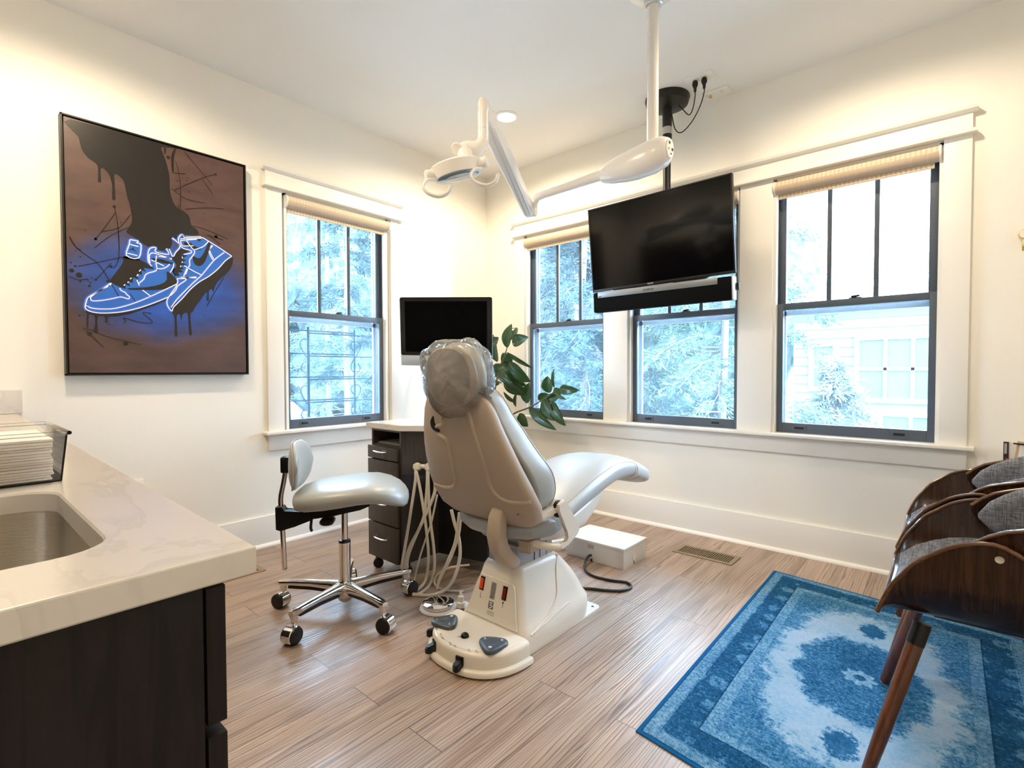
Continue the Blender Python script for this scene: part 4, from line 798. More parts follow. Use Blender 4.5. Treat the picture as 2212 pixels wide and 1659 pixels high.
def mk_rug():
    m = mat('distressed_blue_rug', (.1, .3, .5), .95, spec=.05); ns, ls, b = nodes(m)
    RW, RL = .975, 1.64
    t = ns.new('ShaderNodeTexCoord'); s = ns.new('ShaderNodeSeparateXYZ'); ls.new(t.outputs['UV'], s.inputs[0])
    def math_(op, a, c=None, d=None, clamp=False):
        n = nd(ns, 'ShaderNodeMath', operation=op); n.use_clamp = clamp
        for i, v in enumerate((a, c, d)):
            if v is None: continue
            if isinstance(v, (int, float)): n.inputs[i].default_value = v
            else: ls.new(v, n.inputs[i])
        return n.outputs[0]
    x, y = s.outputs[0], s.outputs[1]
    cx = math_('ABSOLUTE', math_('SUBTRACT', x, RW/2)); cy = math_('ABSOLUTE', math_('SUBTRACT', y, RL/2))
    dist = math_('MINIMUM', math_('SUBTRACT', RW/2, cx), math_('SUBTRACT', RL/2, cy))
    def noise_(sc, det=6, rough=.6, dist_=0., src=None):
        n = nd(ns, 'ShaderNodeTexNoise'); n.inputs['Scale'].default_value = sc; n.inputs['Detail'].default_value = det; n.inputs['Roughness'].default_value = rough; n.inputs['Distortion'].default_value = dist_
        ls.new(src or t.outputs['UV'], n.inputs['Vector']); return n.outputs['Fac']
    def vor(sc, feat='F1', rnd=.6):
        n = nd(ns, 'ShaderNodeTexVoronoi', feature=feat); n.inputs['Scale'].default_value = sc; n.inputs['Randomness'].default_value = rnd; ls.new(t.outputs['UV'], n.inputs['Vector']); return n.outputs['Distance']
    # base tone (0 dark .. 1 pale) by band
    bands = ramp(ns, [(0, (.16,)*3), (.012, (.62,)*3), (.055, (.30,)*3), (.145, (.62,)*3), (.185, (.52,)*3)]); bands.color_ramp.interpolation = 'CONSTANT'
    ls.new(dist, bands.inputs[0])
    # abstract field tone: pale pool with a dark lobed medallion
    wob = math_('MULTIPLY', math_('SUBTRACT', noise_(13, 9, .9), .5), 1.15)
    ang = math_('ARCTAN2', math_('SUBTRACT', y, RL/2), math_('SUBTRACT', x, RW/2))
    lobe = math_('MULTIPLY', math_('COSINE', math_('MULTIPLY', ang, 8)), .05)
    e1 = math_('ADD', math_('SQRT', math_('ADD', math_('POWER', math_('DIVIDE', cx, .30), 2), math_('POWER', math_('DIVIDE', cy, .60), 2))), math_('ADD', wob, lobe))
    e2 = math_('ADD', math_('SQRT', math_('ADD', math_('POWER', math_('DIVIDE', cx, .21), 2), math_('POWER', math_('DIVIDE', cy, .31), 2))), math_('ADD', wob, lobe))
    cyp = math_('ABSOLUTE', math_('SUBTRACT', cy, .42))
    e3 = math_('ADD', math_('SQRT', math_('ADD', math_('POWER', math_('DIVIDE', cx, .05), 2), math_('POWER', math_('DIVIDE', cyp, .075), 2))), math_('MULTIPLY', math_('SUBTRACT', noise_(34, 6, .8), .5), 2.6))
    step = lambda v, a, w: math_('DIVIDE', math_('SUBTRACT', a, v), w, clamp=True)
    pale = step(e1, 1.0, .12); med = step(e2, 1.0, .10); pend = step(e3, 1.0, .2)
    core = step(math_('SQRT', math_('ADD', math_('POWER', cx, 2), math_('POWER', cy, 2))), math_('ADD', .052, math_('MULTIPLY', lobe, .15)), .006)
    core2 = step(math_('SQRT', math_('ADD', math_('POWER', cx, 2), math_('POWER', cy, 2))), .022, .006)
    def mixv(a, c, f): return math_('ADD', math_('MULTIPLY', a, math_('SUBTRACT', 1, f)), math_('MULTIPLY', c, f))
    tone = mixv(mixv(mixv(mixv(mixv(.50, .84, pale), .40, med), .34, pend), .72, core), .34, core2)
    field = math_('GREATER_THAN', dist, .185)
    tone = mixv(bands.outputs[0], tone, field)
    # motifs: flowers in the dark band, small vines elsewhere
    vv = math_('ADD', vor(9, 'F1', .35), math_('MULTIPLY', math_('SUBTRACT', noise_(30, 5, .8), .5), .8)); fl = math_('MULTIPLY', step(vv, .34, .05), .30); fl2 = math_('MULTIPLY', step(vv, .12, .03), -.3)
    inb = math_('MULTIPLY', math_('GREATER_THAN', dist, .055), math_('LESS_THAN', dist, .145))
    tone = math_('ADD', tone, math_('MULTIPLY', math_('MULTIPLY', math_('ADD', fl, fl2), .8), inb))
    v2 = nd(ns, 'ShaderNodeTexVoronoi', feature='DISTANCE_TO_EDGE'); v2.inputs['Scale'].default_value = 30; v2.inputs['Randomness'].default_value = .9; _wn = nd(ns, 'ShaderNodeTexNoise'); _wn.inputs['Scale'].default_value = 22; _wn.inputs['Detail'].default_value = 4; ls.new(t.outputs['UV'], _wn.inputs['Vector']); _wa = nd(ns, 'ShaderNodeVectorMath', operation='MULTIPLY_ADD'); ls.new(_wn.outputs['Color'], _wa.inputs[0]); _wa.inputs[1].default_value = (.16, .16, .16); ls.new(t.outputs['UV'], _wa.inputs[2]); ls.new(_wa.outputs[0], v2.inputs['Vector'])
    vine = step(v2.outputs['Distance'], .07, .05)
    amt = mixv(.14, .03, math_('MULTIPLY', pale, math_('SUBTRACT', 1, med)))
    tone = math_('ADD', tone, math_('MULTIPLY', math_('SUBTRACT', vine, .4), amt))
    tone = math_('ADD', tone, math_('MULTIPLY', math_('SUBTRACT', noise_(75, 7, .85), .5), mixv(1.6, .55, math_('MULTIPLY', pale, math_('SUBTRACT', 1, med)))))
    tone = math_('ADD', tone, math_('MULTIPLY', math_('SUBTRACT', noise_(5, 6, .75), .5), .55))
    edge = math_('LESS_THAN', math_('ABSOLUTE', math_('SUBTRACT', dist, .145)), .0028); edge2 = math_('LESS_THAN', math_('ABSOLUTE', math_('SUBTRACT', dist, .055)), .0028)
    tone = math_('SUBTRACT', tone, math_('MULTIPLY', math_('ADD', edge, edge2), .12))
    r = ramp(ns, [(.02, (.006, .035, .085)), (.32, (.012, .085, .20)), (.52, (.055, .195, .36)), (.75, (.20, .36, .51)), (1, (.40, .47, .57))])
    ls.new(tone, r.inputs[0])
    solid = nd(ns, 'ShaderNodeMix', data_type='RGBA'); ls.new(math_('LESS_THAN', dist, .012), solid.inputs[0]); ls.new(r.outputs[0], solid.inputs[6]); solid.inputs[7].default_value = (.008, .10, .27, 1)
    ls.new(solid.outputs[2], b.inputs['Base Color'])
    bp = ns.new('ShaderNodeBump'); bp.inputs['Strength'].default_value = .5; bp.inputs['Distance'].default_value = .003
    ls.new(noise_(420, 2), bp.inputs['Height']); ls.new(bp.outputs[0], b.inputs['Normal']); return m
b = bmesh.new(); uvl = b.loops.layers.uv.new('UVMap'); RA, RB, RD = Vector((2.537, -.366, 0)), Vector((2.553, -1.998, 0)), Vector((3.507, -.487, 0))
def rp(u, v): return RA+(RD-RA)*u+(RB-RA)*v
NU, NV = 24, 40; G = {}
for i in range(NU+1):
    for j in range(NV+1):
        p = rp(i/NU, j/NV); e_ = min(i, NU-i, j, NV-j); p.z = .004 if e_ == 0 else .0085+.0012*math.sin(i*.9+j*.4)*(e_ > 1)
        G[i, j] = b.verts.new(p)
for i in range(NU):
    for j in range(NV):
        f = b.faces.new((G[i, j], G[i+1, j], G[i+1, j+1], G[i, j+1]))
        for l, (a_, c_) in zip(f.loops, ((i, j), (i+1, j), (i+1, j+1), (i, j+1))): l[uvl].uv = (a_/NU*.975, c_/NV*1.64)
per = [(i, 0) for i in range(NU)]+[(NU, j) for j in range(NV)]+[(i, NV) for i in range(NU, 0, -1)]+[(0, j) for j in range(NV, 0, -1)]
lo = [b.verts.new((G[q].co.x, G[q].co.y, .0005)) for q in per]
for k in range(len(per)): f = b.faces.new((G[per[k]], G[per[(k+1) % len(per)]], lo[(k+1) % len(per)], lo[k]))
rug = obj('rug', b, mk_rug(), sharp=80); tag(rug, 'distressed blue oriental rug under the walnut chairs', 'rug')

# ================================================================== rolling cart
r = thing('rolling_cabinet', 'dark rolling cabinet with four drawers and a white top, by the window', 'cabinet', (1.05, -1.45, 0))
FX0, FX1, FY = .815, 1.085, -1.79
def cartpoly(z, g=0.): # footprint: straight drawer front, then an angled front towards the chair
    return [Vector((FX0-g, FY+.018-g, z)), Vector((FX1+g*.4, FY+.018-g, z)), Vector((1.46+g, -1.50-g*.3, z)), Vector((1.46+g, -1.32+g, z)), Vector((1.20, -1.06+g, z)), Vector((FX0-g, -1.06+g, z))]
# carcass panels (open shelf above the drawers)
b = bmesh.new(); zt = .787
bx(b, FX0, FX0+.014, FY+.019, -1.065, .075, zt); bx(b, FX1-.016, FX1, FY+.019, -1.065, .075, zt); bx(b, FX0, FX1, -1.08, -1.065, .075, zt); bx(b, FX0+.014, FX1-.016, FY+.019, -1.08, .075, .09); bx(b, FX0+.014, FX1-.016, FY+.019, -1.08, zt-.012, zt); bx(b, FX0+.014, FX1-.016, FY+.022, -1.08, .690, .700); bx(b, FX0+.014, FX1-.016, FY+.03, -1.09, .10, .685)
obj('carcass', b, CARTWOOD, r)
d_ = (Vector((1.46, -1.50, 0))-Vector((FX1, FY+.018, 0))).normalized(); n_ = Vector((d_.y, -d_.x, 0))
P0 = Vector((FX1+.001, FY+.020, .555)); P1 = Vector((1.459, -1.501, .555))
obj('apron_panel', prism(bmesh.new(), [P0, P1, P1+Vector((0, 0, .232)), P0+Vector((0, 0, .232))], -n_*.016), CARTWOOD, r)
obj('side_panel', B(1.445, 1.46, -1.50, -1.32, .075, zt), mat('side_in_blue_daylight', (.018, .024, .045), .4), r)  # blue daylight on this side panel is put into its colour
b = prism(bmesh.new(), [Vector((FX1, -1.52, .075)), Vector((1.445, -1.44, .075)), Vector((1.445, -1.335, .075)), Vector((1.18, -1.065, .075)), Vector((FX1, -1.065, .075))], (0, 0, .48)); obj('rear_shade_box', b, mat('cart_open_shade', (.006, .006, .007), .5), r)  # near-black block standing for the shade in the open space under the top
b = prism(bmesh.new(), cartpoly(.788, .022), (0, 0, .030), bev=.003); obj('top', b, QUARTZ, r)
for z0, z1 in ((.625, .692), (.455, .618), (.275, .448), (.078, .268)):
    f = obj('drawer', B(FX0-.012, FX1-.012, FY, FY+.019, z0, z1, bev=.0015), CARTWOOD, r)
    zc = (z0+z1)/2+(.01 if z1 > .5 else .025); xm = (FX0+FX1)/2-.012
    obj('handle', T([(xm-.05, FY, zc+.004), (xm-.048, FY-.020, zc), (xm, FY-.026, zc-.001), (xm+.048, FY-.020, zc), (xm+.05, FY, zc+.004)], .0042, 10, 4, flat=(1.3, .8)), CHROME, f)
for x, y in ((.845, -1.755), (1.06, -1.72), (1.42, -1.45), (.85, -1.10), (1.15, -1.12)):
    b = bmesh.new(); lathe(b, [(.001, -.016), (.024, -.016), (.028, -.011), (.028, .011), (.024, .016), (.001, .016)], (x, y, .0285), (.8, -.6, 0)); bx(b, x-.012, x+.012, y-.012, y+.012, .05, .075, bev=.003); bx(b, x-.018, x+.018, y-.006, y+.006, .028, .062, bev=.004)
    obj('caster', b, BLACK, r)
# computer mouse and keyboard on the shelf
o = obj('keyboard', B(.835, 1.062, -1.745, -1.60, .7005, .709, bev=.002), mat('keyboard_grey', (.16, .155, .14), .5)); tag(o, 'flat grey keyboard on the open shelf of the rolling cabinet', 'keyboard')
b = bmesh.new()
for i in range(10):
    for j in range(5): bx(b, .842+i*.0215, .859+i*.0215, -1.738+j*.026, -1.718+j*.026, .709, .7115)
obj('keys', b, mat('keycap', (.30, .29, .26), .5), o)
b = loft(bmesh.new(), [ring((1.01, -1.66, .7125+z), (s_*.062, -s_*.01, 0), (0, s_*.032, 0), 2.3, 24) for z, s_ in ((0, .95), (.008, 1), (.018, .9), (.026, .66), (.030, .3))]); o = obj('mouse', b, mat('mouse_white', (.55, .54, .50), .35)); tag(o, 'pale computer mouse resting on the keyboard in the cabinet shelf', 'mouse')
# computer on its arm
MN = frame_of((.640, -1.065, 1.369), math.radians(32), math.radians(6.5), math.radians(-1.3))
r = thing('computer', 'slim desktop computer with dark screen and silver chin behind the dental chair', 'computer', tuple(MN[0]))
def rr2(x0, x1, z0, z1, y, rad): return [Vector((p.x, y, p.y)) for p in rrect(x0, x1, z0, z1, 0, rad, 5)]
obj('back_shell', xf(loft(bmesh.new(), [rr2(-.325, .325, -.235, .235, 0, .014), rr2(-.325, .325, -.235, .235, .006, .014), rr2(-.26, .26, -.18, .18, .035, .05), rr2(-.1, .1, -.08, .08, .045, .05)]), MN), SILVER, r)
obj('bezel', xf(loft(bmesh.new(), [rr2(-.324, .324, -.163, .2345, -.002, .013), rr2(-.324, .324, -.163, .2345, 0, .013)]), MN), mat('bezel_black', (.004, .004, .005), .25), r)
obj('screen', xf(B(-.289, .289, -.0028, -.0015, -.138, .208), MN), MONITOR_SCREEN, r)
obj('chin', xf(B(-.323, .323, -.0022, 0, -.2345, -.1635, bev=.001), MN), SILVER, r)
c, X_, Z_, N_ = MN
r_ = thing('monitor_arm', 'grey wall arm holding up the computer from behind', 'monitor arm', (.0, -.80, 1.36))
obj('arm', T([(.012, -.80, 1.36), (.20, -.86, 1.36), c-N_*.12, c-N_*.048], .016, 12, 3), SILVER, r_)
obj('wall_mount', B(.0005, .014, -.86, -.74, 1.27, 1.45, bev=.003), SILVER, r_)
# hose manifold hung on the angled front, and its hoses
r = thing('hose_manifold', 'cream hose manifold with two metal connectors on the cabinet front', 'manifold', tuple(P0+n_*.02))
mc = Vector((1.175, -1.715, .577)); 
def md(s, o=0, z=0): return P0+d_*s+n_*o+Vector((0, 0, z+.022))
obj('bar', T([md(.07, .025, .030), md(.22, .025, .030)], .012, 14), HOSE, r)
for s in (.092, .152):
    obj('socket', LA([(.001, -.010), (.020, -.010), (.0225, -.004), (.0225, .006), (.017, .014), (.001, .016)], md(s, .030, .028), tuple(n_)), HOSE, r)
    obj('connector', T([md(s, .050, .020), md(s, .050, -.020)], .0115, 12), CHROME, r)
def hose(pts, rad, lab):
    o = obj('dental_hose', T(pts, rad, 9, 8), HOSE); tag(o, lab, 'hose', 'cream dental hoses'); return o
# ================================================================== operator stool
HX, HY = 1.167, -2.153
fa = math.radians(50); SF = Vector((math.cos(fa), math.sin(fa), 0)); SL = Vector((-SF.y, SF.x, 0)); SO = Vector((HX, HY, 0))
def sp(s, l, z): return SO+SF*s+SL*l+Vector((0, 0, z))
r = thing('operator_stool', 'wheeled stool with pale vinyl saddle seat and chrome five-star base', 'stool', (HX, HY, 0))
def crossing(s, hw, zt, zb, n=2.5, N=36, crown=.012):
    o = []; c = (zt+zb)/2; h = (zt-zb)/2
    for k in range(N):
        t = 2*math.pi*k/N; cs, sn = math.cos(t), math.sin(t)
        y = hw*math.copysign(abs(cs)**(2/n), cs); z = h*math.copysign(abs(sn)**(2/n), sn); o.append((y, c+z))
    return o
secs = [(-.232, .03, .545, .515), (-.226, .09, .562, .500), (-.205, .145, .578, .490), (-.16, .182, .592, .486), (-.08, .205, .602, .492), (0, .213, .610, .502), (.08, .21, .617, .512), (.15, .20, .616, .514), (.21, .18, .604, .505), (.26, .15, .583, .490), (.29, .11, .560, .484), (.305, .07, .540, .492), (.310, .02, .525, .508)]
b = loft(bmesh.new(), [[sp(s*.92+.006, l, z) for l, z in crossing(s, hw, a, c, 2.6)] for s, hw, a, c in secs]); bmesh.ops.subdivide_edges(b, edges=b.edges, cuts=1, use_grid_fill=True, smooth=.6) if False else None
seat = obj('seat', b, VINYL, r, sharp=70)
# backrest pad: an upright, gently wrapped cushion
b = bmesh.new(); rings = []
for k in range(13):
    f = -1+2*k/12; l = .145*f; sc = max(0.05, (1-abs(f)**3.2))**.5; bow = -.205+.030*f*f
    rings.append([sp(bow+.026*sc**.6*math.cos(t)-.0, l, .682+.108*sc*math.sin(t)*(1 if abs(math.sin(t)) > 0 else 1)) for t in [2*math.pi*j/24 for j in range(24)]])
loft(b, rings); bk = obj('backrest', b, VINYL, r, sharp=70)
b = bmesh.new(); P = []
for j in range(40):
    t = 2*math.pi*j/40; l = .147*math.copysign(abs(math.cos(t))**.7, math.cos(t)); zz = .682+.1085*math.copysign(abs(math.sin(t))**.7, math.sin(t)); P.append(sp(-.214+.030*(l/.145)**2, l, zz))
tube(b, P, .0025, 6, 0, True); obj('piping', b, STITCH, bk)
b = B(-.021, .021, -.024, .024, 0, .075, bev=.012)
for v in b.verts: v.co = sp(-.250+v.co.x, v.co.y, .645+v.co.z)
obj('pivot_housing', b, BLACK, r)
obj('back_bar', T([sp(-.245, 0, .70), sp(-.262, 0, .60), sp(-.275, 0, .53), sp(-.272, 0, .45), sp(-.262, 0, .22)], .0115, 12, 5), CHROME, r)
obj('bar_end', LA([(.0115, 0), (.0118, -.012), (.010, -.016)], sp(-.262, 0, .221)), CHROME, r)
def lbox(s0, s1, l0, l1, z0, z1, bev):
    b = bx(bmesh.new(), s0, s1, l0, l1, z0, z1, bev=bev)
    for v in b.verts: v.co = sp(v.co.x, v.co.y, v.co.z)
    return b
b = prism(bmesh.new(), [sp(s, -.028, z) for s, z in ((-.292, .495), (-.262, .495), (-.255, .475), (-.12, .468), (-.14, .43), (-.21, .405), (-.27, .388), (-.290, .395))], SL*.056, bev=.003); obj('bar_clamp', b, BLACK, r)
b = prism(bmesh.new(), [sp(s, -.07, z) for s, z in ((-.14, .487), (.13, .512), (.118, .493), (.08, .478), (-.03, .458), (-.14, .445))], SL*.14, bev=.004); obj('seat_mechanism', b, BLACK, r)
obj('adjuster_knob', loft(bmesh.new(), [ring(sp(-.06, -.105+q, .438), SF*.03*g, Vector((0, 0, .016*g)), 2.5, 16) for q, g in ((0, .7), (.01, 1), (.06, 1), (.075, .8))]), BLACK, r)
obj('lever', T([sp(-.13, -.05, .46), sp(-.115, -.14, .435), sp(-.105, -.17, .428)], .006, 8, 3), BLACK, r)
obj('inner_cylinder', T([sp(0, 0, .50), sp(0, 0, .31)], .0145, 20), CHROME, r)
obj('outer_cylinder', LA([(.02, .325), (.0265, .322), (.027, .315), (.0255, .31), (.0255, .13), (.030, .115)], (HX, HY, 0)), CHROME, r)
obj('cylinder_collar', LA([(.015, .332), (.026, .328), (.027, .318)], (HX, HY, 0)), BLACK, r)
b = bmesh.new(); lathe(b, [(.001, .145), (.030, .143), (.040, .125), (.046, .095), (.040, .072), (.001, .07)], (HX, HY, 0)); obj('hub', b, CHROME, r)
obj('hub_underside', LA([(.036, .073), (.030, .055), (.018, .045), (.001, .045)], (HX, HY, 0)), STEEL, r)
base_tail = (200, 290, 20, 95, 160)
for k in range(5):
    a = math.radians(216+72*k); d = Vector((math.cos(a), math.sin(a), 0)); sd = Vector((-d.y, d.x, 0)); z = Vector((0, 0, 1)); O = Vector((HX, HY, 0))
    rg = [(.025, .112, .030, .028), (.07, .118, .023, .021), (.16, .122, .019, .016), (.25, .122, .018, .014), (.295, .120, .019, .014), (.314, .118, .014, .012)]
    b = loft(bmesh.new(), [ring(O+d*s+z*h, sd*w, z*t, 2.6, 16) for s, h, w, t in rg]); tube(b, [O+d*.298+z*.112, O+d*.298+z*.080], [.0165, .0155, .013], 14)
    lg = obj('base_leg', b, CHROME, r)
    obj('leg_insert', loft(bmesh.new(), [ring(O+d*s+z*h, sd*w, z*.008, 4, 12) for s, h, w in ((.05, .089, .013), (.16, .099, .011), (.27, .101, .009))]), BLACK, lg)
    ta = math.radians(base_tail[k]); t = Vector((math.cos(ta), math.sin(ta), 0)); wx = Vector((-t.y, t.x, 0)); pc = O+d*.298+t*.014; pc.z = .0355
    tube(b := bmesh.new(), [O+d*.298+z*.085, O+d*.298+z*.055], .006, 8)
    hood = []
    for s_ in (-.024, -.020, .020, .024):
        hood.append([pc+wx*s_+(t*math.cos(q)+z*math.sin(q))*(.0375 if abs(s_) < .022 else .033) for q in [math.radians(g) for g in range(-35, 206, 15)]]+[pc+wx*s_+(t*math.cos(q)+z*math.sin(q))*.026 for q in [math.radians(g) for g in range(205, -36, -15)]])
    loft(b, hood); obj('caster_hood', b, CHROME, lg)
    b = bmesh.new()
    for s_ in (-1, 1): lathe(b, [(.001, s_*.004), (.0335, s_*.005), (.035, s_*.009), (.035, s_*.022), (.032, s_*.0285), (.012, s_*.030), (.001, s_*.030)], tuple(pc), tuple(wx), 24)
    obj('caster_wheel', b, BLACK, lg)

# ================================================================== dental chair
XC = 1.87
DC = thing('dental_chair', 'ivory and pale grey dental chair with plastic-wrapped headrest, seen from behind', 'dental chair', (XC, -1.75, 0))
Zv = Vector((0, 0, 1)); Xv = Vector((1, 0, 0)); Yv = Vector((0, 1, 0))
b = prism(bmesh.new(), rrect(1.695, 2.047, -1.93, -1.358, .0005, .03, 5), (0, 0, .007)); bp_ = obj('base_plate', b, WHITE2, DC)
for x, y in ((2.018, -1.39), (2.02, -1.885), (1.725, -1.39)): obj('bolt_hole', LA([(.006, .0), (.006, .0012)], (x, y, .0072)), INK, bp_)
def dring(z, g=0., cy=-1.935, hw=.212, fr=.222, back=-1.925, N=30):
    o = []
    for k in range(N+1):
        t = math.pi*k/N; cs, sn = math.cos(t), math.sin(t); n = 2.35
        o.append(Vector((XC+.003+(hw+g)*math.copysign(abs(cs)**(2/n), cs), cy-(fr+g)*abs(sn)**(2/n), z)))
    o += [Vector((XC+.003-(hw+g), back, z)), Vector((XC+.003+(hw+g), back, z))]
    return o
obj('foot_skirt', loft(bmesh.new(), [dring(.008, .012), dring(.022, .012), dring(.028, .006), dring(.028, -.004)]), WHITE_PLASTIC, DC, sharp=50)
obj('foot_pod', loft(bmesh.new(), [dring(.028, -.006), dring(.068, -.006), dring(.078, -.010), dring(.082, -.018), dring(.0825, -.022)]), WHITE_PLASTIC, DC, sharp=50)
obj('pod_deck', loft(bmesh.new(), [dring(.0826, -.024), dring(.0842, -.025), dring(.085, -.030)]), WHITE_PLASTIC, DC, sharp=60)
# pedestal cover
def prr(x0, x1, y0, y1, z, r_):
    rb = min((x1-x0)*.46, .055+.10*max(0, 1-z/.30)); o = []
    for cx, cy, a, q in ((x1-rb, y1-rb, 0, rb), (x0+rb, y1-rb, 90, rb), (x0+r_, y0+r_, 180, r_), (x1-r_, y0+r_, 270, r_)):
        for k in range(8): t = math.radians(a+90*k/7); o.append(Vector((cx+q*math.cos(t), cy+q*math.sin(t), z)))
    return o
cov = [(1.69, 2.05, -1.925, -1.385, .008, .04), (1.69, 2.05, -1.925, -1.385, .05, .04), (1.696, 2.044, -1.922, -1.39, .085, .04), (1.705, 2.032, -1.915, -1.40, .10, .045), (1.722, 2.012, -1.905, -1.425, .15, .045), (1.738, 1.997, -1.892, -1.465, .20, .045), (1.752, 1.984, -1.880, -1.51, .245, .045), (1.762, 1.974, -1.868, -1.555, .285, .04), (1.772, 1.964, -1.858, -1.575, .302, .035), (1.785, 1.953, -1.848, -1.59, .308, .02)]
ped = obj('pedestal_cover', loft(bmesh.new(), [prr(*c) for c in cov]), WHITE_PLASTIC, DC, sharp=60)
# seam and ridges on the right side of the cover
def covx(y, z):   # right hand surface of the cover
    for i in range(len(cov)-1):
        if cov[i][4] <= z <= cov[i+1][4]:
            f = (z-cov[i][4])/max(1e-6, cov[i+1][4]-cov[i][4]); return cov[i][1]+(cov[i+1][1]-cov[i][1])*f
    return cov[-1][1]
obj('side_ridge', T([(covx(0, z)+.0005, y, z) for y, z in ((-1.60, .298), (-1.63, .25), (-1.645, .20), (-1.665, .15), (-1.72, .115), (-1.80, .09), (-1.88, .075))], .0045, 8, 4), WHITE_PLASTIC, ped)
obj('side_ridge', T([(covx(0, z)-.001, y, z) for y, z in ((-1.60, .104), (-1.66, .098), (-1.74, .090), (-1.86, .074))], .0045, 8, 4), WHITE_PLASTIC, ped)
def covy(z):
    for i in range(len(cov)-1):
        if cov[i][4] <= z <= cov[i+1][4]:
            f = (z-cov[i][4])/max(1e-6, cov[i+1][4]-cov[i][4]); return cov[i][2]+(cov[i+1][2]-cov[i][2])*f
    return cov[-1][2]
def fp(x, z, o=.0): return Vector((x, covy(z)-o, z))
pan = bmesh.new(); cols = []
out_ = [(1.728, .092), (2.012, .092), (2.004, .12), (1.975, .225), (1.968, .242), (1.955, .25), (1.785, .25), (1.772, .242), (1.765, .225), (1.736, .12)]
vs = [pan.verts.new(fp(XC+(x-XC)*.96, z, .0035)) for x, z in out_]; ctr_ = pan.verts.new(fp(XC, .17, .0035))
zs = [.092, .12, .15, .20, .225, .25]
pan.free(); pan = bmesh.new()
rows = []
for z in (.092, .10, .12, .15, .18, .20, .225, .243, .250):
    f = (z-.092)/.158; hw = .140-(.140-.096)*f; hw -= .012 if z > .248 else (.004 if z > .24 else 0)
    rows.append([fp(XC-hw, z, .0), fp(XC-hw, z, .004), fp(XC+hw, z, .004), fp(XC+hw, z, .0)])
loft(pan, rows); pl = obj('control_panel', pan, WHITE_PLASTIC, DC, sharp=40)
def onpanel(x0, x1, z0, z1, t0, t1, bev=0):
    b = bx(bmesh.new(), x0, x1, t0, t1, z0, z1, bev=bev)
    for v in b.verts: v.co.y = covy(v.co.z)-.004-v.co.y
    return b
s1 = obj('rocker_frame', onpanel(1.785, 1.808, .192, .243, 0, .003, .001), BLACK, pl); obj('rocker_switch', onpanel(1.789, 1.804, .198, .237, .002, .009, .002), REDLIT, s1)
s2 = obj('rocker_frame', onpanel(1.905, 1.928, .165, .216, 0, .003, .001), BLACK, pl) if False else obj('rocker_frame', onpanel(1.912, 1.935, .185, .236, 0, .003, .001), BLACK, pl); obj('rocker_switch', onpanel(1.916, 1.931, .191, .230, .002, .008, .002), RED, s2)
lb = obj('rating_plate', onpanel(1.848, 1.876, .172, .236, 0, .0012), LABELM, pl)
R = random.Random(5); b = bmesh.new()
for k in range(16):
    z = .175+k*.0037; x = 1.850
    while x < 1.872:
        w = R.uniform(.002, .006); bx(b, x, min(x+w, 1.874), .0012, .0015, z, z+.0022); x += w+R.uniform(.001, .002)
for v in b.verts: v.co.y = covy(v.co.z)-.004-v.co.y
obj('rating_print', b, INK, lb)
em = obj('emblem_plate', onpanel(1.848, 1.874, .135, .163, 0, .0012), GREYBAR, pl)
b = T([(1.853, 0, .158), (1.866, 0, .158), (1.858, 0, .150), (1.869, 0, .147), (1.861, 0, .139), (1.855, 0, .141)], .0016, 6, 4)
for v in b.verts: v.co.y = covy(v.co.z)-.0055-v.co.y*.3
obj('emblem_mark', b, WHITE2, em)
b = bmesh.new()
for z in (.112, .118, .124): bx(b, 1.845, 1.882, 0, .0004, z, z+.0012)
for (x, z) in ((1.796, .176), (1.922, .168)): bx(b, x-.0008, x+.0008, 0, .0006, z-.012, z+.004)
lathe(b, [(.004, 0), (.004, .0006)], (1.922, 0, .174), (0, 1, 0), 10); bx(b, 1.796, 1.804, 0, .0006, z-.006, z-.0045)
for v in b.verts: v.co.y = covy(v.co.z)-.004-v.co.y
obj('printed_symbols', b, INK, pl)
# lift column
cl = obj('column_sleeve', B(1.790, 1.950, -1.845, -1.612, .30, .388, bev=.003), GREYMETAL, DC)
obj('sleeve_rim', B(1.785, 1.955, -1.850, -1.607, .384, .394, bev=.002), GREYMETAL, cl)
obj('sleeve_groove', B(1.9498, 1.9512, -1.74, -1.734, .305, .384), INK, cl)
for y in (-1.70, -1.655): obj('sleeve_rib', B(1.9498, 1.9516, y, y+.002, .305, .384), INK, cl)
for x in (1.822, 1.838): obj('sleeve_rib', B(x, x+.003, -1.8466, -1.845, .305, .384), SILVER, cl)
obj('column_inner', B(1.802, 1.938, -1.833, -1.625, .39, .47, bev=.003), GREYMETAL, DC)
obj('lift_carriage', B(1.77, 1.975, -1.80, -1.56, .43, .495, bev=.012), UNDERCOVER, DC)
